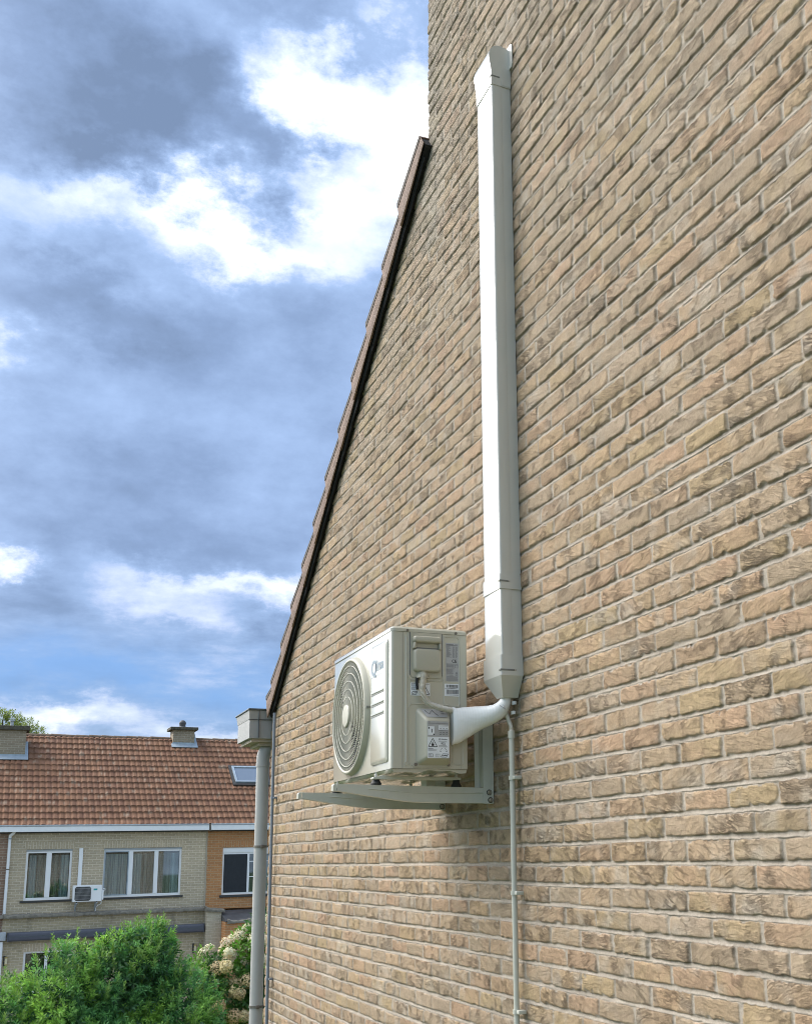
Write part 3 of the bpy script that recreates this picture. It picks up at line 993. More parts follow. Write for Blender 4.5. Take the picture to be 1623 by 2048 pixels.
m.loft([[(x, Y0 - 0.0052, z) for x, z in pr], [(x, Y0 + 0.01, z) for x, z in pr]])
m.build('cover_tab', M_PVC, capo, True, 35)
m = MB()
m.prism([(3.672, 3.30), (3.679, 3.285), (3.70, 3.285), (3.80, 3.285), (3.80, 3.402), (3.684, 3.402), (3.672, 3.392)], 'x', -0.006, 0.0, bev=0.001)
m.build('wall_flange', M_PVC, tr)

# ------------------------------------------------------------------ wrapped pipe bundle
pb = thing('wrapped_pipe_bundle', (-0.14, 3.82, 0.42), 'pipe bundle wrapped in white tape, sweeping from the unit up to the trunking', 'pipes')
secs = [  # centre x,y,z, half height, half thickness, direction
    (-0.2275, 3.860, 0.481, 0.072, 0.020), (-0.215, 3.860, 0.484, 0.070, 0.025), (-0.190, 3.857, 0.492, 0.062, 0.029), (-0.160, 3.850, 0.503, 0.054, 0.031),
    (-0.130, 3.838, 0.512, 0.046, 0.032), (-0.105, 3.822, 0.518, 0.040, 0.032), (-0.085, 3.806, 0.524, 0.036, 0.031), (-0.068, 3.792, 0.533, 0.032, 0.029),
    (-0.056, 3.781, 0.546, 0.029, 0.026), (-0.047, 3.775, 0.562, 0.024, 0.022), (-0.041, 3.773, 0.580, 0.020, 0.019), (-0.038, 3.773, 0.600, 0.018, 0.018)]
rings = []
fine_s = []
for i in range(len(secs) - 1):
    for k in range(4):
        t = k / 4
        fine_s.append([secs[i][j] * (1 - t) + secs[i + 1][j] * t for j in range(5)])
fine_s.append(list(secs[-1]))
for i, s in enumerate(fine_s):
    p0 = Vector(fine_s[max(0, i - 2)][:3]); p1 = Vector(fine_s[min(len(fine_s) - 1, i + 2)][:3])
    t = (p1 - p0).normalized()
    side = t.cross(Vector((0, 1, 0)))
    side = Vector((-t.z, 0, t.x)).normalized() if i > 3 else Vector((0, 0, 1))
    if i <= 8: side = (Vector((0, 0, 1)) * (1 - i / 8) + side * (i / 8)).normalized()
    nrm = t.cross(side).normalized()
    wob = 1 + 0.006 * math.sin(i * 1.3) + 0.005 * math.sin(i * 3.7)
    rings.append([Vector(s[:3]) + side * math.cos(2 * math.pi * k / 24) * s[3] * wob + nrm * math.sin(2 * math.pi * k / 24) * s[4] * wob for k in range(24)])
m = MB()
m.loft(rings)
m.build('wrapping', M_WRAP, pb, True, 60)
m = MB()
for (p, q) in (((-0.050, 3.760, 0.566), (-0.060, 3.752, 0.545)), ((-0.072, 3.760, 0.553), (-0.052, 3.752, 0.538))):
    m.tube([p, q], 0.0012, 6)
m.build('tape_edge', M_LABELG, pb)

# flexible conduit from the electrical cover to the bundle
fx = thing('corrugated_conduit', (-0.30, 3.86, 0.54), 'beige corrugated cable conduit curving from the handle cover to the wrapped pipes', 'conduit')
pth = smooth_path([(-0.337, 3.862, 0.676), (-0.343, 3.858, 0.655), (-0.347, 3.853, 0.635), (-0.348, 3.852, 0.612), (-0.342, 3.851, 0.587), (-0.325, 3.850, 0.565),
                   (-0.300, 3.849, 0.553), (-0.268, 3.852, 0.546), (-0.245, 3.856, 0.542), (-0.224, 3.860, 0.540)], 26)
rs = []
acc = 0
for i, p in enumerate(pth):
    if i: acc += (pth[i] - pth[i - 1]).length
    rs.append(0.0104 + 0.0016 * math.sin(acc / 0.0042 * 2 * math.pi))
MB().tube(pth, rs, 14).build('hose', M_CONDUIT, fx, True, 80)

# ------------------------------------------------------------------ condensate drain
dr = thing('drain_pipe', (-0.022, 3.752, GZ), 'slim grey condensate pipe clipped straight down the brick wall below the white funnel', 'pipe')
XD, YD = -0.026, 3.762
MB().tube([(XD, YD, GZ), (XD, YD, 0.452)], 0.0103, 18).build('pipe', M_GREYPIPE, dr, True, 60)
MB().tube([(XD, YD, 0.430), (XD, YD, 0.458)], 0.0128, 18).build('socket', M_GREYPIPE, dr, True, 40)
pth = smooth_path([(-0.038, 3.779, 0.555), (-0.036, 3.784, 0.530), (-0.030, 3.776, 0.50), (XD, YD + 0.003, 0.475), (XD, YD, 0.45)], 24)
rs = []
acc = 0
for i, p in enumerate(pth):
    if i: acc += (pth[i] - pth[i - 1]).length
    rs.append(0.0078 + 0.0011 * math.sin(acc / 0.0042 * 2 * math.pi))
MB().tube(pth, rs, 14).build('hose', M_CONDUIT, dr, True, 80)
for zc in (0.281, -0.138, -0.552, -1.0, -1.9, -2.8):
    c = MB().tube([(XD, YD, zc - 0.0075), (XD, YD, zc + 0.0075)], 0.0138, 18)
    c.box(XD - 0.006, -0.002, YD - 0.032, YD - 0.006, zc - 0.0068, zc + 0.0068, bev=0.002)
    c.build('pipe_clip', M_GREYPIPE, dr, True, 40)
for zc, yc in ((0.556, 3.752), (0.520, 3.760)):
    c = MB()
    pp = []
    for k in range(9):
        a = R(-110 + 220 * k / 8)
        pp.append((-0.016 - 0.010 * math.cos(a), yc + 0.012 * math.sin(a), zc))
    pin = [(x * 0.78 - 0.0035, yc + (y - yc) * 0.8, z) for x, y, z in pp]
    zt = 0.013
    c.loft([pp, [(x, y, z + zt) for x, y, z in pp], [(x, y, z + zt) for x, y, z in pin], pin, pp], cap=False, close=False)
    c.build('saddle_clip', M_PVC, dr, True, 50)

# ------------------------------------------------------------------ wall brackets
def make_bracket():
    y0 = 3.996
    root = thing('wall_bracket', (0, y0, 0.199), 'nearer grey steel wall bracket under the front end of the air conditioner', 'bracket', 'wall brackets carrying the air conditioner')
    # arm: C-channel side plate, tapered towards the tip
    top = [(0.0, 0.2585), (-0.631, 0.2705)]
    low = [(-0.631, 0.2445), (-0.60, 0.2405), (-0.50, 0.2255), (-0.42, 0.2140), (-0.36, 0.2065), (-0.31, 0.2030), (-0.25, 0.2015), (0.0, 0.1985)]
    outl = [(-0.002, 0.2585), (-0.631, 0.2705)] + low[:-1] + [(-0.002, 0.1985)]
    m = MB().prism(outl, 'y', y0, y0 + 0.0025)
    # folded top and bottom flanges
    for path in ([(-0.002, 0.2585), (-0.631, 0.2705)], low[:-1] + [(-0.002, 0.1985)]):
        t = 0.0025 if path[0][1] > 0.25 else -0.0025
        pts = path + [(x, z - t) for x, z in path[::-1]]
        m.prism(pts, 'y', y0 + 0.0026, y0 + 0.034)
    arm = m.build('arm', M_STEEL, root)
    # pressed rib
    m = MB().prism([(-0.515, 0.2520), (-0.33, 0.2375), (-0.30, 0.2365), (-0.045, 0.2365), (-0.040, 0.2405), (-0.04, 0.2415), (-0.30, 0.2425), (-0.33, 0.2435), (-0.50, 0.2545)], 'y', y0 - 0.0028, y0 + 0.001, bev=0.0012)
    m.build('pressed_rib', M_STEEL, arm)
    MB().prism([(-0.645, 0.2445), (-0.6315, 0.2445), (-0.6315, 0.2705), (-0.6400, 0.2705), (-0.645, 0.265)], 'y', y0 + 0.004, y0 + 0.034, bev=0.001).build('end_plug', M_STEEL, arm)
    # upright: angle section against the wall
    m = MB().prism([(-0.046, 0.1975), (-0.001, 0.1975), (-0.001, 0.532), (-0.046, 0.532)], 'y', y0 - 0.0035, y0 - 0.001, bev=0.0008)
    m.box(-0.0045, -0.001, y0 - 0.001, y0 + 0.042, 0.1975, 0.532)
    m.box(-0.046, -0.043, y0 - 0.001, y0 + 0.012, 0.262, 0.532)
    m.build('upright', M_STEEL, root)
    m = MB().prism([(-0.068, 0.262), (-0.0475, 0.262), (-0.0475, 0.532), (-0.068, 0.532)], 'y', y0 + 0.030, y0 + 0.0325, bev=0.0008)
    m.box(-0.0485, -0.0475, y0 + 0.001, y0 + 0.032, 0.262, 0.532)
    m.build('upright_flange', M_STEEL, root)
    for (bx_, bz) in ((-0.021, 0.241), (-0.016, 0.211)):
        b_ = MB().tube([(bx_, y0 - 0.0065, bz), (bx_, y0 - 0.0034, bz)], 0.0088, 18).tube([(bx_, y0 - 0.013, bz), (bx_, y0 - 0.006, bz)], 0.0055, 6)
        b_.build('bolt', M_SCREW, root, True, 40)
        MB().tube([(bx_, y0 - 0.0042, bz), (bx_, y0 - 0.0034, bz)], 0.0112, 20).build('washer', M_RUBBER, root, True, 40)
    for xm in (-0.477, -0.152):
        z0 = 0.2585 - (xm / 0.631) * 0.012
        m = MB()
        yc = y0 + 0.017
        rr_ = [(0.020, 0.0), (0.021, 0.006), (0.017, 0.012), (0.013, 0.020), (0.013, 0.030)]
        m.loft([[(xm + r_ * math.cos(2 * math.pi * k / 18), yc + r_ * math.sin(2 * math.pi * k / 18), z0 + dz_) for k in range(18)] for r_, dz_ in rr_])
        m.build('rubber_mount', M_RUBBER, root, True, 40)
    return root


br1 = make_bracket()
br2 = copy_tree(br1)
br2.location.y += 0.528
br2['label'] = 'farther grey steel wall bracket with its tip reaching out left beyond the fan'

# ------------------------------------------------------------------ the air conditioner
AX0, AX1, AY0, AY1, AZ0, AZ1 = -0.457, -0.149, 3.893, 4.685, 0.322, 0.841
ac = thing('air_conditioner', (-0.30, 4.29, 0.29), 'large ivory outdoor air conditioner with round fan grille, mounted on the brick wall', 'air conditioner')
m = MB()
prof = rrect(AX0, AX1, AY0, AY1, (0.008, 0.008, 0.008, 0.008), 4)
m.loft([[(x, y, AZ0) for x, y in prof], [(x, y, AZ1) for x, y in prof]])
body = m.build('casing', M_IVORY, ac, True, 30)
# lid with rounded shoulders
m = MB()
rings = []
for (gq, z) in ((0.003, AZ1 + 0.0006), (0.003, AZ1 + 0.012), (0.000, AZ1 + 0.017), (-0.005, AZ1 + 0.0205), (-0.016, AZ1 + 0.0225)):
    pr = rrect(AX0 - gq, AX1 + gq, AY0 - gq, AY1 + gq, 0.016, 4)
    rings.append([(x, y, z) for x, y in pr])
m.loft(rings)
lid = m.build('lid', M_IVORY, ac, True, 30)
for xs in (-0.395, -0.197):
    MB().tube([(xs, AY0 - 0.0062, AZ1 + 0.006), (xs, AY0 - 0.002, AZ1 + 0.006)], 0.0052, 12).tube([(xs, AY0 - 0.0068, AZ1 + 0.006), (xs, AY0 - 0.0060, AZ1 + 0.006)], 0.0024, 8).build('screw', M_CLAMP, lid, True, 40)
# panel seams: front cover wraps round the corner
MB().box(-0.4140, -0.4122, AY0 - 0.0007, AY0 + 0.004, AZ0 + 0.001, AZ1 - 0.001).build('panel_seam', M_INKG, body)
MB().box(-0.1805, -0.1797, AY0 - 0.0006, AY0 + 0.004, AZ0 + 0.001, AZ1 - 0.001).build('panel_seam', M_PVCSLOT, body)


def bead(pts, r, parent, name='pressed_bead'):
    MB().tube([(x, AY0 + r * 0.45, z) for x, z in pts], r, 8).build(name, M_IVORY, parent, True, 60)


bead([(-0.398, 0.826), (-0.398, 0.345)], 0.0062, body)
MB().tube([(-0.3975, AY0 + 0.001, 0.338), (-0.3975, AY0 - 0.003, 0.338)], 0.006, 12).build('pressed_boss', M_IVORY, body, True, 50)


def rr_bead(x0, x1, z0, z1, r, rad=0.0028, parent=None):
    o = rrect(x0, x1, z0, z1, r, 5)
    o = o + [o[0], o[1]]
    MB().tube([(x, AY0 + rad * 0.35, z) for x, z in o], rad, 6, cap=False).build('pressed_bead', M_IVORY, parent, True, 60)


rr_bead(-0.247, -0.183, 0.560, 0.832, 0.012, 0.0036, body)
rr_bead(-0.388, -0.215, 0.330, 0.566, 0.016, 0.0034, body)
rr_bead(-0.213, -0.170, 0.338, 0.50, 0.010, 0.0030, body)
rr_bead(-0.390, -0.250, 0.655, 0.850, 0.014, 0.0034, body)

# electrical cover with carrying handle
m = MB()
pr = rrect(-0.383, -0.256, 0.666, 0.8405, (0.014, 0.014, 0.001, 0.001), 5)
m.loft([[(x, AY0 - 0.004, z) for x, z in pr], [(x, AY0 + 0.002, z) for x, z in pr]])
ec = m.build('handle_cover', M_IVORYPL, ac, True, 35)
MB().box(-0.3845, -0.3832, AY0 - 0.0046, AY0 + 0.001, 0.675, 0.8405).build('cover_gap', M_INKG, ec)
MB().box(-0.2558, -0.2545, AY0 - 0.0046, AY0 + 0.001, 0.675, 0.8405).build('cover_gap', M_INKG, ec)


def bump_box(x0, x1, z0, z1, y_out, r, bev, name, parent, mat=None, inset_b=0.0):
    m = MB()
    ring0 = rrect(x0, x1, z0, z1, r, 5)
    cx_, cz_ = (x0 + x1) / 2, (z0 + z1) / 2
    rings = []
    d = AY0 - 0.003 - y_out
    for t, sc in ((0, 1.0), (0.55, 0.985), (0.8, 0.965), (0.95, 0.93), (1.0, 0.88)):
        ww, hh = (x1 - x0) / 2, (z1 - z0) / 2
        g_ = bev * (1 - sc) / 0.12
        rings.append([(cx_ + (x - cx_) * (ww - g_) / ww, AY0 - 0.003 - d * t, cz_ + (z - cz_) * (hh - g_) / hh) for x, z in ring0])
    m.loft(rings)
    return m.build(name, mat or M_IVORYPL, parent, True, 50)


bump_box(-0.376, -0.263, 0.799, 0.826, AY0 - 0.026, 0.010, 0.007, 'grip', ec)
bump_box(-0.374, -0.265, 0.687, 0.777, AY0 - 0.024, 0.014, 0.008, 'terminal_cover', ec)
MB().box(-0.366, -0.272, AY0 - 0.0055, AY0 + 0.002, 0.778, 0.799, bev=0.001).build('grip_back', M_IVORYPL, ec)
MB().box(-0.3655, -0.2725, AY0 - 0.0062, AY0 - 0.005, 0.7775, 0.7825).build('grip_shadow_strip', M_PVCSLOT, ec)  # dark strip painted as the shadow inside the grip recess
MB().prism([(-0.376, 0.776), (-0.366, 0.776), (-0.366, 0.80), (-0.373, 0.80)], 'y', AY0 - 0.022, AY0, bev=0.003).build('grip_side', M_IVORYPL, ec, True, 50)
MB().prism([(-0.272, 0.776), (-0.263, 0.776), (-0.266, 0.80), (-0.272, 0.80)], 'y', AY0 - 0.022, AY0, bev=0.003).build('grip_side', M_IVORYPL, ec, True, 50)
m = MB()      # cable spout
m.loft([[(-0.337 + 0.026 * math.cos(a) * w, AY0 - 0.002 - 0.026 * max(0, math.sin(a)) * w, z) for a in [2 * math.pi * k / 20 for k in range(20)]] for w, z in ((0.45, 0.700), (0.62, 0.690), (0.85, 0.676), (0.98, 0.664))])
m.build('cable_spout', M_IVORYPL, ec, True, 60)
MB().tube([(-0.306, AY0 - 0.007, 0.674), (-0.306, AY0 - 0.003, 0.674)], 0.003, 10).build('screw', M_SCREW, ec, True)
MB().tube([(-0.357, AY0 - 0.006, 0.668), (-0.358, AY0 - 0.006, 0.645), (-0.356, AY0 - 0.006, 0.620)], 0.0052, 8).build('black_cable', M_RUBBER, ec, True, 60)

# service valve cover
m = MB()
flat = rrect(-0.372, -0.222, 0.327, 0.350, 0.008, 4)
m.loft([[(x, AY0 - 0.0035, z) for x, z in flat], [(x, AY0 + 0.001, z) for x, z in flat]])
vc = m.build('valve_cover', M_IVORYPL, ac, True, 35)
rings = []
base = (-0.361, -0.221, 0.334, 0.550, 0.016)
facex = (-0.336, -0.246, 0.356, 0.500, 0.012)
for t, q in ((0.0, 0.0), (0.12, 0.10), (0.80, 0.80), (0.93, 0.93), (1.0, 1.12)):
    b0 = [base[k] + (facex[k] - base[k]) * q for k in range(5)]
    yy = AY0 - 0.054 * t
    rings.append([(x, yy, z) for x, z in rrect(b0[0], b0[1], b0[2], b0[3], max(0.004, b0[4]), 6)])
m = MB()
m.loft(rings)
m.build('valve_box', M_IVORYPL, vc, True, 50)
for xs in (-0.363, -0.232):
    MB().tube([(xs, AY0 - 0.0045, 0.337), (xs, AY0 - 0.002, 0.337)], 0.0115, 18).build('boss', M_IVORYPL, vc, True, 40)
    MB().tube([(xs, AY0 - 0.0075, 0.337), (xs, AY0 - 0.004, 0.337)], 0.0062, 12).build('screw', M_CLAMP, vc, True, 40)


# printed labels ---------------------------------------------------
def text_mesh(s, size, mat4, extr=0.0004, bold=False):
    cu = bpy.data.curves.new('t', 'FONT')
    cu.body = s
    cu.size = size
    cu.extrude = extr
    if bold:
        cu.offset = size * 0.02
    ob = bpy.data.objects.new('t', cu)
    COL.objects.link(ob)
    bpy.context.view_layer.update()
    dg = bpy.context.evaluated_depsgraph_get()
    me = bpy.data.meshes.new_from_object(ob.evaluated_get(dg))
    bpy.data.objects.remove(ob)
    me.transform(mat4)
    return me


def side_mat(x, y, z):      # lettering on a face that looks along -Y
    return Matrix.Translation((x, y, z)) @ Matrix.Rotation(R(90), 4, 'X')


def front_mat(x, y, z):     # lettering on a face that looks along -X
    return Matrix.Translation((x, y, z)) @ Matrix.Rotation(R(-90), 4, 'Z') @ Matrix.Rotation(R(90), 4, 'X')


def add_text(s, size, x, y, z, parent, mat=None, name='lettering', bold=False, fn=side_mat):
    return link_mesh(name, text_mesh(s, size, fn(x, y, z), bold=bold), mat or M_INK, parent)


class Marks:
    """flat printed strokes on a -Y facing surface"""
    def __init__(s, y):
        s.m = MB(); s.y = y

    def r(s, x0, x1, z0, z1):
        s.m.box(x0, x1, s.y - 0.0004, s.y, z0, z1)
        return s

    def poly(s, pts):
        s.m.prism(pts, 'y', s.y - 0.0004, s.y)
        return s

    def frame(s, x0, x1, z0, z1, t):
        s.r(x0, x1, z0, z0 + t); s.r(x0, x1, z1 - t, z1); s.r(x0, x0 + t, z0 + t, z1 - t); s.r(x1 - t, x1, z0 + t, z1 - t)
        return s

    def line(s, p, q, t):
        d = Vector((q[0] - p[0], q[1] - p[1])); n_ = Vector((-d.y, d.x)).normalized() * t / 2
        s.poly([(p[0] + n_.x, p[1] + n_.y), (q[0] + n_.x, q[1] + n_.y), (q[0] - n_.x, q[1] - n_.y), (p[0] - n_.x, p[1] - n_.y)])
        return s

    def tri(s, cx, z0, w, t):
        h = w * 0.87
        a, b_, c = (cx - w / 2, z0), (cx + w / 2, z0), (cx, z0 + h)
        s.line(a, b_, t); s.line(b_, c, t); s.line(c, a, t)
        return s

    def flame(s, cx, z0, h):
        s.poly([(cx - 0.22 * h, z0), (cx + 0.22 * h, z0), (cx + 0.32 * h, z0 + 0.28 * h), (cx + 0.22 * h, z0 + 0.55 * h), (cx + 0.06 * h, z0 + 0.45 * h), (cx + 0.05 * h, z0 + 1.0 * h), (cx - 0.16 * h, z0 + 0.66 * h), (cx - 0.30 * h, z0 + 0.3 * h)])
        return s

    def book(s, x0, z0, w, h, t):
        s.frame(x0, x0 + w, z0, z0 + h, t)
        s.r(x0 + w / 2 - t / 2, x0 + w / 2 + t / 2, z0 + t, z0 + h - t)
        for k in range(1, 3):
            s.r(x0 + w * 0.12, x0 + w * 0.42, z0 + h * k / 3, z0 + h * k / 3 + t * 0.6)
        return s

    def handbook(s, x0, z0, w, h, t):
        s.line((x0, z0), (x0 + w * .75, z0), t); s.line((x0 + w * .75, z0), (x0 + w, z0 + h), t); s.line((x0 + w, z0 + h), (x0 + w * .25, z0 + h), t); s.line((x0 + w * .25, z0 + h), (x0, z0), t)
        s.line((x0 + w * .2, z0 + h * .35), (x0 + w * .8, z0 + h * .6), t * 1.4)
        return s

    def build(s, name, parent, mat=None):
        return s.m.build(name, mat or M_INK, parent)


def sticker(name, x0, x1, z0, z1, y, mat, parent, r=0.001):
    m = MB().prism(rrect(x0, x1, z0, z1, r, 2), 'y', y - 0.0006, y)
    return m.build(name, mat, parent)


rn = random.Random(11)
YS = AY0 - 0.0006
# rating plate
st = sticker('rating_plate', -0.2385, -0.186, 0.657, 0.808, AY0, M_LABELG, body)
mk = Marks(YS)
z = 0.8035
mk.r(-0.236, -0.2065, z - 0.002, z); mk.r(-0.200, -0.1885, z - 0.002, z)
mk.r(-0.236, -0.190, z - 0.0055, z - 0.0035)
z -= 0.010
while z > 0.750:
    mk.r(-0.236, -0.236 + rn.uniform(0.010, 0.022), z, z + 0.0009)
    mk.r(-0.210, -0.210 + rn.uniform(0.005, 0.008), z, z + 0.0011)
    mk.r(-0.198, -0.198 + rn.uniform(0.005, 0.009), z, z + 0.0011)
    z -= 0.0026
mk.r(-0.236, -0.188, 0.7255, 0.7265); mk.frame(-0.201, -0.1885, 0.7115, 0.7225, 0.0007)
z = 0.7225
while z > 0.712:
    mk.r(-0.236, -0.205, z, z + 0.0008); z -= 0.0024
mk.r(-0.236, -0.203, 0.709, 0.7096)
z = 0.7055
while z > 0.686:
    mk.r(-0.236, -0.236 + rn.uniform(0.022, 0.032), z, z + 0.0008); z -= 0.0024
mk.tri(-0.1945, 0.687, 0.010, 0.0012); mk.flame(-0.1945, 0.689, 0.005)
mk.r(-0.236, -0.210, 0.6815, 0.683); mk.r(-0.199, -0.190, 0.680, 0.6815)
z = 0.6765
while z > 0.660:
    mk.r(-0.236, -0.188 - rn.uniform(0, 0.004), z, z + 0.0008); z -= 0.0027
mk.build('printed_lines', st, M_INKG)
add_text('CE', 0.0165, -0.2135, YS, 0.7320, st, M_INK, bold=True)
# barcode sticker
st = sticker('barcode_sticker', -0.248, -0.179, 0.600, 0.648, AY0, M_LABELW, body)
mk = Marks(YS)
x = -0.237
while x < -0.1875:
    w = rn.choice((0.0008, 0.0008, 0.0014, 0.002))
    mk.r(x, x + w, 0.6335, 0.6445)
    x += w + rn.choice((0.0008, 0.0014, 0.0018))
x = -0.237
while x < -0.1875:
    w = rn.choice((0.0008, 0.001, 0.0014))
    mk.r(x, x + w, 0.6085, 0.6255)
    x += w + rn.choice((0.0007, 0.001, 0.0014))
mk.build('barcode', st)
mk = Marks(YS)
for k in range(12):
    mk.r(-0.242 + k * 0.0045, -0.2395 + k * 0.0045, 0.6285, 0.6312)
    mk.r(-0.237 + k * 0.0042, -0.2348 + k * 0.0042, 0.6035, 0.6060)
mk.build('printed_digits', st)
# flammable-gas sticker behind the hose
st = sticker('warning_sticker', -0.3815, -0.3035, 0.597, 0.646, AY0, M_LABELW, body)
mk = Marks(YS)
mk.book(-0.3765, 0.6325, 0.016, 0.0115, 0.0011)
mk.book(-0.3765, 0.6180, 0.016, 0.0115, 0.0011)
mk.handbook(-0.3785, 0.6010, 0.024, 0.0115, 0.0016)
mk.r(-0.345, -0.3065, 0.6415, 0.6424)
mk.tri(-0.3245, 0.6035, 0.036, 0.0024); mk.flame(-0.3245, 0.607, 0.017)
mk.r(-0.345, -0.3065, 0.5995, 0.6003)
mk.build('pictograms', st)
# stickers on the valve box front
YV = AY0 - 0.0545
st = sticker('wiring_sticker', -0.334, -0.249, 0.4375, 0.4945, YV, M_LABELG, vc)
mk = Marks(YV - 0.0006)
mk.r(-0.331, -0.323, 0.4905, 0.492); mk.r(-0.331, -0.252, 0.4865, 0.4873)
mk.r(-0.270, -0.252, 0.4815, 0.4822); mk.r(-0.331, -0.326, 0.466, 0.473); mk.r(-0.3185, -0.3155, 0.452, 0.466); mk.r(-0.312, -0.3065, 0.4425, 0.4480)
for k in range(3):
    mk.r(-0.289, -0.252, 0.476 - k * 0.0055, 0.4766 - k * 0.0055)
mk.r(-0.289, -0.252, 0.460, 0.461); mk.r(-0.289, -0.252, 0.4505, 0.4511)
for k in range(6):
    mk.r(-0.287 + k * 0.006, -0.2845 + k * 0.006, 0.467, 0.4690); mk.r(-0.287 + k * 0.006, -0.2845 + k * 0.006, 0.453, 0.4555); mk.r(-0.287 + k * 0.006, -0.2845 + k * 0.006, 0.444, 0.4465)
mk.build('printed_lines', st)
MB().box(-0.3325, -0.3075, YV - 0.0009, YV - 0.0006, 0.4435, 0.4755).build('white_field', M_LABELW, st)
MB().box(-0.2905, -0.2505, YV - 0.00095, YV - 0.0006, 0.4620, 0.4795).build('white_field', M_LABELW, st)
st = sticker('flammable_gas_sticker', -0.3345, -0.2485, 0.3575, 0.4365, YV, M_LABELW, vc)
mk = Marks(YV - 0.0006)
mk.tri(-0.3135, 0.400, 0.035, 0.0022); mk.flame(-0.3135, 0.4025, 0.017)
mk.tri(-0.2865, 0.4255, 0.0075, 0.0009)
for k, zz in enumerate((0.4205, 0.4175, 0.4045, 0.4015, 0.3985)):
    mk.r(-0.291, -0.256 - rn.uniform(0, 0.006), zz, zz + 0.0009)
mk.r(-0.332, -0.312, 0.391, 0.3925); mk.r(-0.332, -0.297, 0.3875, 0.3885); mk.r(-0.332, -0.300, 0.3845, 0.3852)
for cxx, sg in ((-0.2790, 1), (-0.2630, -1)):
    pts = []
    for k in range(7):
        a = R(90 + sg * 80 * k / 6)
        pts.append((cxx + sg * 0.004 + 0.009 * math.cos(a), 0.3835 + 0.010 * math.sin(a)))
    for p, q in zip(pts, pts[1:]):
        mk.line(p, q, 0.0012)
    mk.r(cxx - sg * 0.004 - 0.002, cxx - sg * 0.004 + 0.002, 0.3815, 0.3835)
mk.book(-0.331, 0.3610, 0.018, 0.0125, 0.0013); mk.book(-0.303, 0.3610, 0.017, 0.0120, 0.0011); mk.handbook(-0.281, 0.3615, 0.028, 0.0120, 0.0018)
mk.build('pictograms', st)
add_text('Attention', 0.0062, -0.2805, YV - 0.0006, 0.4265, st, M_INK, bold=True)
add_text('R32', 0.0105, -0.281, YV - 0.0006, 0.4085, st, M_INK, bold=True)
# transparent sticker on the slanted top of the valve box
m = MB().loft([[(-0.345, AY0 - 0.0085, 0.5455), (-0.238, AY0 - 0.0085, 0.5455), (-0.250, AY0 - 0.0435, 0.5125), (-0.332, AY0 - 0.0435, 0.5125)],
               [(-0.345, AY0 - 0.0081, 0.5462), (-0.238, AY0 - 0.0081, 0.5462), (-0.250, AY0 - 0.0431, 0.5132), (-0.332, AY0 - 0.0431, 0.5132)]])
st = m.build('top_sticker', M_LABELG, vc)
m = MB()
for (xa, ta, xb, tb) in ((-0.33, 0.2, -0.318, 0.7), (-0.318, 0.7, -0.306, 0.25), (-0.302, 0.15, -0.286, 0.85), (-0.27, 0.3, -0.256, 0.3), (-0.27, 0.5, -0.258, 0.5)):
    pa = Vector((xa, AY0 - 0.0085 - 0.035 * ta, 0.5466 - 0.033 * ta)); pb_ = Vector((xb, AY0 - 0.0085 - 0.035 * tb, 0.5466 - 0.033 * tb))
    m.tube([pa, pb_], 0.0008, 4)
m.build('printed_lines', M_INK, st)

# front: raised panel, logo, louvres -------------------------------
XF = AX0
m = MB()
rings = []
for dx_, g_ in ((0.001, 0.0), (-0.004, 0.001), (-0.009, 0.010), (-0.0095, 0.012)):
    pr = rrect(3.928 + g_, 4.132 - g_, 0.348 + g_, 0.818 - g_, 0.012, 5)
    rings.append([(XF + dx_, y, z) for y, z in pr])
m.loft(rings)
fp = m.build('front_panel', M_IVORY, body, True, 40)
XP = XF - 0.0095
for zc in (0.627, 0.583, 0.542):
    m = MB()
    pr = rrect(3.952, 4.114, zc - 0.0052, zc + 0.0052, 0.005, 4)
    pi_ = rrect(3.956, 4.110, zc - 0.0015, zc + 0.0045, 0.0028, 4)
    m.loft([[(XP + 0.001, y, z) for y, z in pr], [(XP - 0.0030, y, z) for y, z in pi_]])
    lv = m.build('louvre', M_IVORY, fp, True, 40)
    MB().box(XP - 0.0012, XP + 0.0005, 3.954, 4.112, zc - 0.0098, zc - 0.0054).build('louvre_gap', M_PVCSLOT, lv)
lg = MB().box(XP - 0.0006, XP + 0.0003, 3.945, 4.120, 0.690, 0.775).build('logo_badge', M_IVORY, fp)
add_text('Q', 0.082, XP - 0.0008, 4.112, 0.6980, lg, M_LOGO, fn=front_mat, bold=True)
add_text('lima', 0.060, XP - 0.0008, 4.056, 0.7100, lg, M_LOGO, fn=front_mat, bold=True)

# fan opening -----------------------------------------------------
FY, FZ = 4.397, 0.576
RO = 0.236


def ringpts(x, r, n=72, ry=1.0):
    return [(x, FY + r * math.cos(2 * math.pi * k / n), FZ + r * math.sin(2 * math.pi * k / n)) for k in range(n)]


m = MB()
prof = [(XF + 0.002, 0.2465), (XF - 0.003, 0.2450), (XF - 0.014, 0.2405), (XF - 0.0205, 0.2375), (XF - 0.0225, 0.2340), (XF - 0.0225, 0.2300), (XF - 0.020, 0.2265), (XF - 0.010, 0.2250), (XF + 0.001, 0.2245)]
m.loft([ringpts(x, r) for x, r in prof], cap=False)
sh = m.build('fan_shroud', M_IVORYPL, ac, True, 50)
m = MB()
m.loft([ringpts(XF - 0.0015, 0.2238), ringpts(XF - 0.0005, 0.2238)])
m.build('fan_cavity', M_DARK, ac, True, 50)
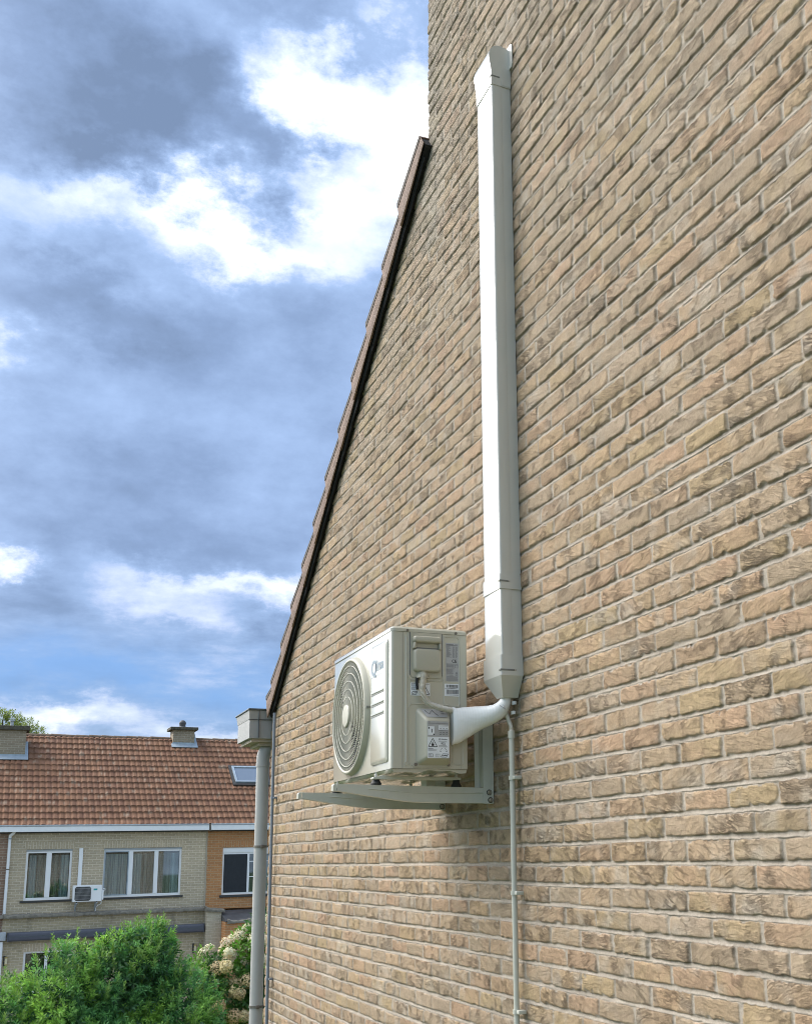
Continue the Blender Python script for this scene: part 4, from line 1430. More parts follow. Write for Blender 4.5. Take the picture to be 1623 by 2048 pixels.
# fan blades dimly seen behind the grille
m = MB()
for k in range(3):
    a0 = k * 2 * math.pi / 3 + 0.4
    pts1 = []; pts2 = []
    for j in range(9):
        t = j / 8
        r = 0.06 + 0.15 * t
        aa = a0 + 0.35 * t
        bb = aa + 1.25 - 0.15 * t
        pts1.append((XF - 0.006, FY + r * math.cos(aa), FZ + r * math.sin(aa)))
        pts2.append((XF - 0.003, FY + r * math.cos(bb), FZ + r * math.sin(bb)))
    m.loft([pts1, pts2, [(x + 0.001, y, z) for x, y, z in pts2], [(x + 0.001, y, z) for x, y, z in pts1]], cap=False, close=False)
m.build('fan_blades', plain('fan_blade_grey', (0.06, 0.06, 0.06), 0.5), ac, True, 40)
# grille: swept radial fins and concentric rings
m = MB()
NF = 96
XG = XF - 0.0200
for k in range(NF):
    a0 = 2 * math.pi * k / NF
    f1 = []; b1 = []; f2 = []; b2 = []
    for j in range(11):
        t = j / 10
        r = 0.046 + (0.2262 - 0.046) * t
        a = a0 - 1.15 * t + 0.10 * t * t
        nx = 0.0005 / r
        dome = 0.006 * (1 - (r / 0.2262) ** 2)
        xg = XG - dome
        f1.append((xg, FY + r * math.cos(a), FZ + r * math.sin(a)))
        b1.append((xg + 0.0035, FY + r * math.cos(a), FZ + r * math.sin(a)))
        f2.append((xg, FY + r * math.cos(a + nx * 2), FZ + r * math.sin(a + nx * 2)))
        b2.append((xg + 0.0035, FY + r * math.cos(a + nx * 2), FZ + r * math.sin(a + nx * 2)))
    m.loft([f1, f2, b2, b1, f1], cap=False, close=False)
gl = m.build('fan_grille', M_GRILLE, ac)
m = MB()
for r in (0.079, 0.112, 0.145, 0.178, 0.208):
    dome = 0.006 * (1 - (r / 0.2262) ** 2)
    x = XG - dome
    m.loft([ringpts(x - 0.001, r - 0.0009), ringpts(x - 0.001, r + 0.0009), ringpts(x + 0.003, r + 0.0009), ringpts(x + 0.003, r - 0.0009), ringpts(x - 0.001, r - 0.0009)], cap=False)
m.build('grille_ring', plain('grille_ring_ivory', (0.72, 0.70, 0.60), 0.4, 0.03), gl, True, 40)
m = MB()
m.loft([ringpts(XG + 0.006, 0.047, 48), ringpts(XG - 0.009, 0.047, 48), ringpts(XG - 0.0125, 0.044, 48), ringpts(XG - 0.0135, 0.036, 48)])
m.build('grille_hub', M_IVORYPL, gl, True, 40)
MB().box(XF - 0.018, XF - 0.002, FY - 0.2460, FY - 0.2385, 0.580, 0.588).build('shroud_notch', M_PVCSLOT, sh)

# base pan and feet
m = MB()
out = []
for k in range(41):
    t = k / 40
    x = AX0 + 0.012 + (AX1 - AX0 - 0.02) * t
    zz = AZ0 - 0.010 - 0.004 * math.sin(t * 8.0) - 0.0025 * math.sin(t * 21 + 1)
    out.append((x, zz))
out = [(AX0 + 0.004, AZ0 - 0.0005)] + out + [(AX1 - 0.004, AZ0 - 0.0005)]
m.prism(out[::-1], 'y', AY0 + 0.006, AY1 - 0.006)
m.build('base_pan', M_IVORY, ac, True, 50)
for yc in (4.013, 4.541):
    m = MB()
    m.prism([(-0.493, 0.2905), (-0.490, 0.2885), (-0.155, 0.2885), (-0.139, 0.2895), (-0.139, 0.2965), (-0.155, 0.2985), (-0.43, 0.3000), (-0.455, 0.3055), (-0.470, 0.2990), (-0.493, 0.2965)], 'y', yc - 0.020, yc + 0.020, bev=0.001)
    ft = m.build('foot_rail', M_STEEL, ac, True, 40)
    for xm in (-0.477, -0.152):
        MB().tube([(xm, yc, 0.2995), (xm, yc, 0.310)], 0.0065, 6).tube([(xm, yc, 0.310), (xm, yc, 0.318)], 0.003, 8).build('mounting_bolt', M_SCREW, ft)
MB().box(-0.245, -0.205, 4.10, 4.16, 0.262, 0.309, bev=0.004).build('drain_outlet', M_STEEL, ac)

# ------------------------------------------------------------------ the row of houses across the gardens
HR = 0.0252
HF = Matrix.Translation((0, 36, 0)) @ Matrix.Rotation(HR, 4, 'Z')
HROT = HR


def hthing(name, u, b, z, label, cat, group=None):
    p = HF @ Vector((u, b, z))
    return thing(name, p, label, cat, group, HROT)


def facade(u0, u1, z0, z1, b, holes, depth=0.30, reveal=0.14):
    """wall sheet at depth b (front face) with real openings and reveals"""
    m = MB(HF)
    us = sorted({u0, u1, *[h[0] for h in holes], *[h[1] for h in holes]})
    zs = sorted({z0, z1, *[h[2] for h in holes], *[h[3] for h in holes]})
    for a, c in zip(us, us[1:]):
        for d, e in zip(zs, zs[1:]):
            um, zm = (a + c) / 2, (d + e) / 2
            if any(h[0] < um < h[1] and h[2] < zm < h[3] for h in holes):
                continue
            vs = [m.bm.verts.new(p) for p in ((a, b, d), (c, b, d), (c, b, e), (a, b, e))]
            m.bm.faces.new(vs)
    for h in holes:
        for p in (((h[0], h[2]), (h[0], h[3])), ((h[0], h[3]), (h[1], h[3])), ((h[1], h[3]), (h[1], h[2])), ((h[1], h[2]), (h[0], h[2]))):
            (a, d), (c, e) = p
            m.bm.faces.new([m.bm.verts.new(q) for q in ((a, b, d), (c, b, e), (c, b + reveal, e), (a, b + reveal, d))])
    bmesh.ops.remove_doubles(m.bm, verts=m.bm.verts, dist=1e-5)
    return m


GROUP_H = 'terraced houses across the gardens'
EZ = 1.21
h_l = hthing('row_house', -6.0, 0, GZ, 'brownish brick row house at the far left edge, beyond the white rain pipe', 'house', GROUP_H)
h_m = hthing('row_house', 1.4, 0, GZ, 'beige brick row house with two white upstairs windows and a small air conditioner', 'house', GROUP_H)
h_r = hthing('row_house', 6.5, 0, GZ, 'orange brick row house with a roof window, partly behind the pale downpipe', 'house', GROUP_H)

PAL_ROOF = None
W1 = (-0.97, 0.29, -1.0, 0.46)
W2 = (1.17, 3.45, -0.99, 0.46)
W3 = (4.70, 6.30, -1.04, 0.42)
UL, UP, UR = -1.47, 4.205, 12.0

facade(-16.0, UL, -5.0, 1.22, 0.0, []).build('wall', M_B_BROWN, h_l)
facade(UL, UP - 0.0, -1.45, 1.22, 0.0, [W1, W2]).build('wall', M_B_BEIGE, h_m)
facade(UP, UR, -1.45, 1.22, 0.0, [W3]).build('wall', M_B_ORANGE, h_r)
MB(HF).box(UL, UP, 0.35, 7.5, GZ, 1.2).build('rear_wall', M_B_BEIGE, h_m)
MB(HF).box(UP + 0.003, UR, 0.35, 7.5, GZ, 1.2).build('rear_wall', M_B_ORANGE, h_r)
MB(HF).box(-16, UL - 0.003, 0.35, 7.5, GZ, 1.2).build('rear_wall', M_B_BROWN, h_l)
# roofs
RS, RL = 0.75, 5.0
tile_field('roof', HF, UL - 0.02, UP + 0.03, -0.16, EZ - 0.06, RS, RL + 0.08, h_m, seed=3)
tile_field('roof', HF, UP + 0.03, UR, -0.16, EZ - 0.06, RS, RL + 0.08, h_r, seed=8)
tile_field('roof', HF, -16.0, UL - 0.02, -0.16, EZ - 0.06, RS, RL + 0.08, h_l, seed=12)
for hh, a, c in ((h_l, -16.0, UL - 0.02), (h_m, UL - 0.02, UP + 0.03), (h_r, UP + 0.03, UR)):
    MB(HF).prism([(4.0, 4.12), (8.1, 1.05), (-0.1, 1.05)], 'x', a + 0.01, c - 0.01).build('roof_core', M_BLACK, hh)
    m = MB(HF)     # ridge tiles: one run of half-round caps
    u = a
    rq = random.Random(int(a * 10))
    while u < c - 0.05:
        w = min(0.40, c - u)
        dz0 = rq.uniform(-0.008, 0.008)
        r0, r1_ = 0.135, 0.118
        m.loft([[(u, 4.05 + r0 * math.cos(R(180 * k / 10)), 4.215 + dz0 + 0.10 * math.sin(R(180 * k / 10))) for k in range(11)] + [(u, 4.05, 4.14)],
                [(u + w + 0.02, 4.05 + r1_ * math.cos(R(180 * k / 10)), 4.215 + dz0 + 0.085 * math.sin(R(180 * k / 10))) for k in range(11)] + [(u + w + 0.02, 4.05, 4.14)]])
        u += w
    m.build('ridge_tiles', plain('ridge_clay', (0.15, 0.10, 0.065), 0.9, 0.3, 8.0, dirt=0.5, dirtcol=(0.06, 0.07, 0.03)), hh, True, 50)
# gutters and fascias
for hh, a, c in ((h_l, -16.0, UL - 0.03), (h_m, UL - 0.03, 4.19), (h_r, 4.26, UR)):
    m = MB(HF).box(a, c, -0.30, -0.06, 0.965, 1.115, bev=0.006)
    gt = m.build('gutter', M_GUTTER, hh)
    MB(HF).box(a, c, -0.315, -0.10, 1.117, 1.165, bev=0.010).build('gutter_lip', M_GUTZINC, gt, True, 40)
    MB(HF).box(a, c, -0.058, -0.002, 0.93, 1.20).build('soffit', M_SILL, hh)
MB(HF).box(4.192, 4.258, -0.27, -0.06, 0.95, 1.16).build('party_joint', M_CLAMP, h_m)
MB(HF).box(4.165, 4.215, -0.014, -0.003, -1.42, 0.93).build('party_strip', plain('party_wall_mortar', (0.40, 0.34, 0.25), 0.9, 0.15, 6), h_m)


def soldier(u0, u1, z0, mat, hh):
    MB(HF).box(u0, u1, -0.006, 0.03, z0, z0 + 0.205).build('lintel', mat, hh)


soldier(W1[0] - 0.05, W1[1] + 0.05, W1[3] + 0.012, M_B_BEIGE_SOLD, h_m)
soldier(W2[0] - 0.05, W2[1] + 0.05, W2[3] + 0.012, M_B_BEIGE_SOLD, h_m)
soldier(W3[0] - 0.05, W3[1] + 0.05, W3[3] + 0.012, M_B_ORANGE_SOLD, h_r)


def curtain_mesh(u0, u1, z0, z1, b, seed, folds=9, amp=0.05, gather=0.0):
    rq = random.Random(seed)
    n = folds * 8
    m = MB(HF)
    ph = [rq.uniform(-0.6, 0.6) for _ in range(folds + 2)]
    cols_ = []
    for i in range(n + 1):
        t = i / n
        k = t * folds
        a = k * 2 * math.pi + ph[int(k)] * 0.8
        bb = b + amp * math.sin(a) * (0.6 + 0.4 * math.sin(k * 1.7 + seed))
        du = gather * math.sin(t * math.pi)
        cols_.append([(u0 + (u1 - u0) * t, bb, z0), (u0 + (u1 - u0) * t + du, bb * 0.9 + b * 0.1, (z0 + z1) / 2), (u0 + (u1 - u0) * t, bb, z1)])
    vs = [[m.bm.verts.new(p) for p in c] for c in cols_]
    for x, y in zip(vs, vs[1:]):
        for j in range(2):
            m.bm.faces.new((x[j], y[j], y[j + 1], x[j + 1]))
    return m


def window(hh, W, mull, label=None, head=0.05, sash=0.055, curtains=(), screen=None, outer=0.06, shutter=0.0, fmat=M_WFRAME, muntin=()):
    u0, u1, z0, z1 = W
    b = 0.05
    zt = z1 - shutter
    m = MB(HF)
    # outer frame, butt-jointed
    m.box(u0, u0 + outer, b, b + 0.07, z0, zt, bev=0.004)
    m.box(u1 - outer, u1, b, b + 0.07, z0, zt, bev=0.004)
    m.box(u0 + outer + 0.001, u1 - outer - 0.001, b, b + 0.07, z0, z0 + outer * 1.25, bev=0.004)
    m.box(u0 + outer + 0.001, u1 - outer - 0.001, b, b + 0.07, zt - head, zt, bev=0.004)
    for mu, mw in mull:
        m.box(mu - mw / 2, mu + mw / 2, b - 0.006, b + 0.07, z0 + outer * 1.25 + 0.001, zt - head - 0.001, bev=0.004)
    fr = m.build('window_frame', fmat, hh)
    if shutter > 0:
        MB(HF).box(u0 + 0.002, u1 - 0.002, b - 0.02, b + 0.09, zt + 0.001, z1 - 0.001, bev=0.005).build('shutter_box', M_GUTZINC if shutter < 0.1 else M_WFRAME, fr)
    edges = [u0 + outer] + [q for mu, mw in mull for q in (mu - mw / 2, mu + mw / 2)] + [u1 - outer]
    for k in range(0, len(edges), 2):
        a, c = edges[k], edges[k + 1]
        gz0, gz1 = z0 + outer * 1.25, zt - head
        pane = MB(HF).box(a + 0.001, c - 0.001, b + 0.035, b + 0.041, gz0 + 0.001, gz1 - 0.001).build('pane', M_GLASS, fr)
        for uu, zz, ww in muntin:
            if uu is not None and a < uu < c:
                MB(HF).box(uu - 0.012, uu + 0.012, b + 0.018, b + 0.033, gz0, gz1).build('muntin', fmat, fr)
    for zz in [q[1] for q in muntin if q[1] is not None and q[0] is None]:
        a = [q[2] for q in muntin if q[0] is None][0]
        MB(HF).box(a, u1 - outer, b + 0.018, b + 0.033, zz - 0.012, zz + 0.012).build('muntin', fmat, fr)
    if screen:
        a, c = screen
        m = MB(HF)
        z_a, z_b = z0 + outer * 0.9, zt - head * 0.6
        m.box(a, a + 0.03, b - 0.012, b - 0.001, z_a, z_b); m.box(c - 0.03, c, b - 0.012, b - 0.001, z_a, z_b)
        m.box(a + 0.031, c - 0.031, b - 0.012, b - 0.001, z_a, z_a + 0.03); m.box(a + 0.031, c - 0.031, b - 0.012, b - 0.001, z_b - 0.03, z_b)
        m.build('screen_frame', M_LEAD, fr)
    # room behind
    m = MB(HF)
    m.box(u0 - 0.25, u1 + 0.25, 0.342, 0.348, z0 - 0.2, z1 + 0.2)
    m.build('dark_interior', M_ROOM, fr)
    for i, (ca, cb, cm, fo, gt) in enumerate(curtains):
        curtain_mesh(ca, cb, z0 + 0.02, zt - head - 0.06, 0.17, i + int(u0 * 7) + 3, fo, 0.032, gt).build('curtain', cm, fr, True, 60)
    return fr


window(h_m, W1, [(-0.345, 0.14)], shutter=0.055, curtains=[(-0.86, -0.66, M_CURTAIN, 3, 0.0), (-0.64, -0.40, M_CURTAINB, 4, -0.04), (-0.30, -0.02, M_CURTAINB, 5, 0), (-0.02, 0.22, M_CURTAIN, 5, 0)])
window(h_m, W2, [(1.955, 0.13), (2.70, 0.12)], shutter=0.06, screen=(1.20, 1.90), curtains=[(1.25, 1.92, M_CURTAIN, 9, 0), (2.02, 2.28, M_CURTAIN, 4, 0), (2.28, 2.66, M_CURTAINB, 8, 0), (2.76, 3.15, M_CURTAINB, 7, 0), (3.15, 3.38, M_CURTAIN, 4, 0)])
window(h_r, W3, [(5.52, 0.07)], shutter=0.16, outer=0.055, curtains=[(5.75, 6.2, M_CURTAIN, 7, 0)], muntin=[(5.84, None, 0), (None, -0.02, 5.56), (None, -0.50, 5.56)])
scr = MB(HF).box(4.762, 5.480, 0.036, 0.048, -0.965, 0.205).build('insect_screen', M_SCREEN, h_r)
for W in (W1, W2):
    MB(HF).box(W[0] - 0.09, W[1] + 0.07, -0.055, 0.045, W[2] - 0.06, W[2] - 0.002, bev=0.006).build('sill', M_SILL, h_m)
MB(HF).box(W3[0] - 0.06, W3[1] + 0.07, -0.055, 0.045, W3[2] - 0.075, W3[2] - 0.002, bev=0.006).build('sill', M_SILL, h_r)

# roof window of the orange house: sits on the slope
sl2 = Vector((0, 0.8, 0.6)); n2 = Vector((0, -0.6, 0.8))


def rp(u, s, h):
    p = Vector((0, -0.16, EZ - 0.06)) + sl2 * s + n2 * h
    return (u, p.y, p.z)


def slope_box(m, u0, u1, s0, s1, h0, h1):
    m.loft([[rp(u0, s0, h0), rp(u1, s0, h0), rp(u1, s1, h0), rp(u0, s1, h0)], [rp(u0, s0, h1), rp(u1, s0, h1), rp(u1, s1, h1), rp(u0, s1, h1)]])


s_lo, s_hi, ku0, ku1 = 2.28, 3.26, 5.37, 6.48
m = MB(HF)
slope_box(m, ku0 - 0.09, ku1 + 0.09, s_lo - 0.12, s_lo, 0.02, 0.075)
slope_box(m, ku0 - 0.09, ku1 + 0.09, s_hi, s_hi + 0.10, 0.02, 0.075)
slope_box(m, ku0 - 0.09, ku0, s_lo + 0.001, s_hi - 0.001, 0.02, 0.075)
slope_box(m, ku1, ku1 + 0.09, s_lo + 0.001, s_hi - 0.001, 0.02, 0.075)
sk = m.build('roof_window', M_SILL, h_r)
m = MB(HF)
slope_box(m, ku0 + 0.002, ku0 + 0.07, s_lo + 0.002, s_hi - 0.002, 0.02, 0.12)
slope_box(m, ku1 - 0.07, ku1 - 0.002, s_lo + 0.002, s_hi - 0.002, 0.02, 0.12)
slope_box(m, ku0 + 0.071, ku1 - 0.071, s_lo + 0.002, s_lo + 0.06, 0.02, 0.12)
slope_box(m, ku0 + 0.071, ku1 - 0.071, s_hi - 0.08, s_hi - 0.002, 0.02, 0.12)
m.build('sash', M_LEAD, sk)
m = MB(HF)
slope_box(m, ku0 + 0.071, ku1 - 0.071, s_lo + 0.061, s_hi - 0.081, 0.085, 0.092)
m_sg, gg, b_ = new_mat('roof_window_glass')
b_.inputs['Base Color'].default_value = (0.30, 0.34, 0.38, 1)
b_.inputs['Roughness'].default_value = 0.04
b_.inputs['Specular IOR Level'].default_value = 1.0
b_.inputs['Metallic'].default_value = 0.55
m.build('pane', m_sg, sk)


# chimneys
def chimney(hh, u0, u1, b0, b1, zb, zt, cap_o, cap_h, mat_cap, label):
    ch = MB(HF).box(u0, u1, b0, b1, zb, zt).build('chimney', M_B_CHIM, hh)
    part(ch, label)
    m = MB(HF).box(u0 - cap_o, u1 + cap_o, b0 - cap_o, b1 + cap_o, zt + 0.001, zt + cap_h, bev=0.012)
    m.build('chimney_cap', mat_cap, ch)
    # lead apron
    m = MB(HF)
    sA = (b0 + 0.16) / 0.8
    slope_box(m, u0 - 0.06, u1 + 0.10, sA - 0.20, sA + 0.02, 0.035, 0.055)
    m.box(u0 - 0.02, u1 + 0.02, b0 - 0.012, b0 - 0.002, EZ + 0.75 * b0 - 0.05, EZ + 0.75 * b0 + 0.16)
    slope_box(m, u1 + 0.001, u1 + 0.10, sA - 0.001, sA + 0.9, 0.035, 0.055)
    m.box(u1 + 0.002, u1 + 0.012, b0, b0 + 0.5, EZ + 0.75 * b0 - 0.05, EZ + 0.75 * (b0 + 0.5) + 0.05)
    m.build('lead_apron', M_LEAD, ch)
    return ch


c2 = chimney(h_m, 3.60, 4.32, 3.62, 4.25, 3.4, 4.52, 0.11, 0.10, M_MOSS, 'small brick chimney with a dark clay pot on the ridge')
m = MB(HF)
rr_ = [(0.13, 4.63), (0.13, 4.66), (0.10, 4.69), (0.115, 4.78), (0.12, 4.80), (0.10, 4.85), (0.07, 4.885), (0.03, 4.90)]
m.loft([[(3.95 + r_ * math.cos(2 * math.pi * k / 18), 3.93 + r_ * math.sin(2 * math.pi * k / 18), z) for k in range(18)] for r_, z in rr_])
m.build('chimney_pot', M_LEADD, c2, True, 50)
c1 = chimney(h_m, -2.05, -1.09, 2.84, 3.60, 2.4, 4.27, 0.10, 0.14, M_MOSS, 'broad brick chimney with a mossy cap at the left end of the roof')
m = MB(HF)
m.tube([(-1.52, 3.2, 4.41), (-1.52, 3.2, 4.60)], 0.05, 12).tube([(-1.52, 3.2, 4.60), (-1.52, 3.2, 4.64)], 0.09, 12).tube([(-1.60, 3.2, 4.68), (-1.44, 3.2, 4.68)], 0.02, 8)
m.build('flue_terminal', M_GUTZINC, c1, True, 40)

# ground floor extension with its coping
m = facade(UL, UP, -5.0, -1.47, -0.22, [(-0.87, 0.35, -3.6, -2.42)])
m.build('extension_wall', M_B_EXT, h_m)
window(h_m, (-0.87, 0.35, -3.6, -2.42), [(-0.26, 0.08)], shutter=0.0)
for o in list(h_m.children):
    if o.name.startswith('window_frame') and o == list(h_m.children)[-1]:
        pass
fr3 = [o for o in h_m.children if o.name.startswith('window_frame')][-1]
for o in [fr3] + list(fr3.children):
    o.data.transform(Matrix.Translation((0, -0.22, 0)))
MB(HF).box(-0.87 - 0.05, 0.40, -0.226, -0.20, -2.408, -2.205).build('lintel', M_B_BEIGE_SOLD, h_m)


def coping(u0, u1, b0, b1, z0, seed, name='coping', hh=None, par=None, dz1=0.0):
    """rough, weathered mortar coping with lumps"""
    rq = np.random.default_rng(seed)
    n = int((u1 - u0) / 0.03) + 2
    us = np.linspace(u0, u1, n)
    top = z0 + 0.085 + (fbm(us * 7, us * 0 + seed, seed, 3) - 0.5) * 0.05 + np.linspace(0, dz1, n)
    bot = z0 + (fbm(us * 9, us * 0 + seed + 4, seed + 2, 3) - 0.5) * 0.05 + np.linspace(0, dz1, n)
    lump = (np.mod(us - u0, 0.62) < 0.07) * 0.03
    m = MB(HF)
    m.loft([[(float(u), b0 - 0.01, float(q)), (float(u), b0 - 0.025, float(q + 0.03)), (float(u), b0 - 0.02 + 0.0, float(p - 0.01 + l)), (float(u), (b0 + b1) / 2, float(p + 0.02 + l)), (float(u), b1, float(p + 0.02)), (float(u), b1, float(q))]
            for u, p, q, l in zip(us, top, bot, lump)])
    return m.build(name, M_COPING, hh, True, 40)


coping(UL, UP + 0.02, -0.36, -0.003, -1.475, 5, hh=h_m)
coping(-16.0, UL - 0.01, -0.36, -0.003, -1.475, 6, hh=h_l)
facade(-16.0, UL - 0.003, -5.0, -1.47, -0.22, []).build('extension_wall', M_B_BROWN, h_l)
# party pier standing proud
MB(HF).box(4.16, 4.60, -0.62, -0.005, -5.0, -1.475).build('pier', M_B_PIER, h_m)
coping(4.13, 4.68, -0.68, -0.003, -1.48, 9, hh=h_m, dz1=-0.06)
# orange extension, deeper, with lead roof
MB(HF).box(4.605, UR, -1.2, -0.005, -5.0, -1.80).build('extension_wall', M_B_ORANGE, h_r)
m = MB(HF)
m.loft([[(4.61, -1.24, -1.80), (4.61, -0.004, -1.80), (4.61, -0.004, -1.50), (4.61, -0.5, -1.58), (4.61, -1.24, -1.775)], [(UR, -1.24, -1.80), (UR, -0.004, -1.80), (UR, -0.004, -1.50), (UR, -0.5, -1.58), (UR, -1.24, -1.775)]])
m.build('lead_roof', M_LEADD, h_r)
coping(4.66, UR, -1.26, -1.15, -1.85, 13, hh=h_r)

# rain pipe between the two left houses
rp_ = hthing('rain_pipe', -1.44, -0.08, -1.4, 'narrow white rain pipe with a bent top on the far row house', 'downpipe')
m = MB(HF)
m.tube(smooth_path([(-1.33, -0.16, 0.975), (-1.36, -0.13, 0.93), (-1.43, -0.09, 0.87), (-1.44, -0.08, 0.80), (-1.44, -0.08, 0.3), (-1.445, -0.08, -1.40)], 6), 0.042, 12)
m.build('pipe', M_WFRAME, rp_, True, 50)
MB(HF).tube([(-1.44, -0.08, 0.80), (-1.44, -0.08, 0.76)], 0.050, 12).build('pipe_joint', M_GUTZINC, rp_, True)
MB(HF).tube([(-1.44, -0.08, -0.08), (-1.44, -0.08, -0.11)], 0.048, 12).box(-1.40, -1.385, -0.10, -0.001, -0.10, -0.085).build('pipe_clip', M_CLAMP, rp_, True)
rp2 = hthing('rain_pipe', -1.46, -0.34, GZ, 'white rain pipe rising to a grey hopper beside the awning', 'downpipe')
MB(HF).tube([(-1.47, -0.32, GZ), (-1.47, -0.32, -2.10)], 0.05, 12).build('pipe', M_WFRAME, rp2, True)
MB(HF).box(-1.60, -1.36, -0.42, -0.23, -2.08, -1.84, bev=0.02).build('hopper', M_GUTZINC, rp2)

# white trunking and small air conditioner on the beige house
td = hthing('cable_duct', 0.53, -0.03, -0.6, 'white vertical trunking between two far windows, above the small unit', 'cable duct')
m = MB(HF)
m.box(0.468, 0.575, -0.075, -0.007, -0.66, 0.475, bev=0.006)
m.build('channel', M_WFRAME, td)
sa = hthing('air_conditioner', 0.75, -0.3, -1.11, 'small white air conditioner with dark square grille on the far beige house', 'air conditioner')
m = MB(HF)
m.box(0.335, 1.125, -0.42, -0.13, -1.075, -0.605, bev=0.012)
sb = m.build('casing', M_WFRAME, sa)
m = MB(HF)
m.box(1.126, 1.185, -0.40, -0.20, -1.04, -0.75, bev=0.02)
m.build('valve_cover', M_WFRAME, sa)
m = MB(HF)
oc = [(0.42, -1.045), (0.78, -1.045), (0.825, -1.00), (0.825, -0.69), (0.78, -0.645), (0.42, -0.645), (0.385, -0.69), (0.385, -1.00)]
m.prism(oc, 'y', -0.432, -0.4205)
m.build('fan_cavity', M_DARK, sa)
m = MB(HF)
for k in range(17):
    uu = 0.41 + k * 0.0245
    m.box(uu, uu + 0.006, -0.440, -0.4325, -1.03, -0.66)
for k in range(4):
    m.box(0.392, 0.815, -0.4415, -0.4402, -1.0 + k * 0.1, -0.992 + k * 0.1)
m.build('fan_grille', plain('grey_grille', (0.34, 0.34, 0.33), 0.5), sa)
MB(HF).box(0.895, 1.0, -0.4235, -0.4205, -0.755, -0.705).build('badge', plain('teal_badge', (0.03, 0.36, 0.38), 0.5), sa)
for uu in (0.43, 0.98):
    m = MB(HF)
    m.box(uu, uu + 0.04, -0.46, -0.008, -1.125, -1.10)
    m.box(uu, uu + 0.04, -0.030, -0.008, -1.35, -1.126)
    m.tube([(uu + 0.02, -0.40, -1.125), (uu + 0.02, -0.03, -1.32)], 0.012, 8)
    m.build('support_arm', M_GUTZINC, sa)
    MB(HF).box(uu + 0.005, uu + 0.035, -0.40, -0.36, -1.10, -1.076).build('rubber_foot', M_RUBBER, sa)
m = MB(HF)
m.tube(smooth_path([(1.16, -0.25, -1.0), (1.13, -0.22, -1.15), (1.03, -0.18, -1.22), (1.01, -0.15, -1.30), (1.0, -0.15, -1.38)], 5), 0.012, 8)
m.tube(smooth_path([(1.18, -0.15, -0.72), (1.25, -0.08, -0.74), (1.22, -0.02, -0.80)], 5), 0.018, 8)
m.build('hose', M_WFRAME, sa, True)

# awning cassette and wall lamps
aw = hthing('awning', 1.4, -0.35, -1.96, 'long dark grey retracted awning cassette above the green bush', 'awning')
m = MB(HF)
pr = rrect(-0.49, -0.245, -2.105, -1.855, 0.06, 5)
m.loft([[(-1.30, y, z) for y, z in pr], [(4.10, y, z) for y, z in pr]])
cs = m.build('cassette', M_AWN, aw, True, 40)
MB(HF).box(-1.30, 4.10, -0.493, -0.488, -1.985, -1.965).build('front_groove', M_ZINC, cs)
MB(HF).box(-1.33, -1.301, -0.495, -0.24, -2.11, -1.85, bev=0.01).build('end_plate', M_AWN, cs)
MB(HF).box(4.101, 4.13, -0.495, -0.24, -2.11, -1.85, bev=0.01).build('end_plate', M_AWN, cs)
MB(HF).tube([(-1.33, -0.33, -2.0), (-1.42, -0.33, -2.03)], 0.02, 8).build('crank_socket', M_GUTZINC, aw, True)
lp = hthing('wall_lamp', -1.33, -0.30, -2.7, 'brass wall lamp left of the ground floor window, near the left edge', 'lamp', 'brass wall lamps of the beige house')
m = MB(HF)
m.box(-1.385, -1.33, -0.245, -0.222, -2.78, -2.50, bev=0.004)
m.build('backplate', M_SILL, lp)
MB(HF).tube([(-1.315, -0.30, -2.74), (-1.315, -0.30, -2.72)], 0.045, 12).tube([(-1.315, -0.30, -2.56), (-1.315, -0.30, -2.53)], 0.045, 12).tube([(-1.36, -0.24, -2.64), (-1.315, -0.30, -2.64)], 0.014, 8).build('lamp_body', M_BRASS, lp, True, 40)
MB(HF).tube([(-1.315, -0.30, -2.72), (-1.315, -0.30, -2.56)], 0.036, 12).build('lamp_shade', M_LAMPGL, lp, True, 40)
lp2 = copy_tree(lp)
d = (HF @ Vector((5.22, 0, 0.06))) - (HF @ Vector((0, 0, 0)))
lp2.location = lp2.location + d
lp2['label'] = 'brass wall lamp beside the pale brick pier, right of the green bush'

# ------------------------------------------------------------------ foliage
M_LEAF = tint_mat('willow_leaf', rough=0.5, spec=0.35, trans=0.28, var=0.10, vscale=20.0)
M_LEAF2 = tint_mat('photinia_leaf', rough=0.4, spec=0.5, trans=0.22, var=0.10, vscale=20.0)
M_FLOWER = tint_mat('cream_flower', rough=0.8, spec=0.2, trans=0.15, var=0.08, vscale=30.0)
M_LEAF3 = tint_mat('feathery_leaf', rough=0.6, spec=0.3, trans=0.35, var=0.1, vscale=5.0)
M_BARK = plain('bark', (0.10, 0.075, 0.05), 0.9, 0.3, 20.0, bump=0.01, bscale=30)


def unit(v):
    return v / np.maximum(np.linalg.norm(v, axis=-1, keepdims=True), 1e-9)


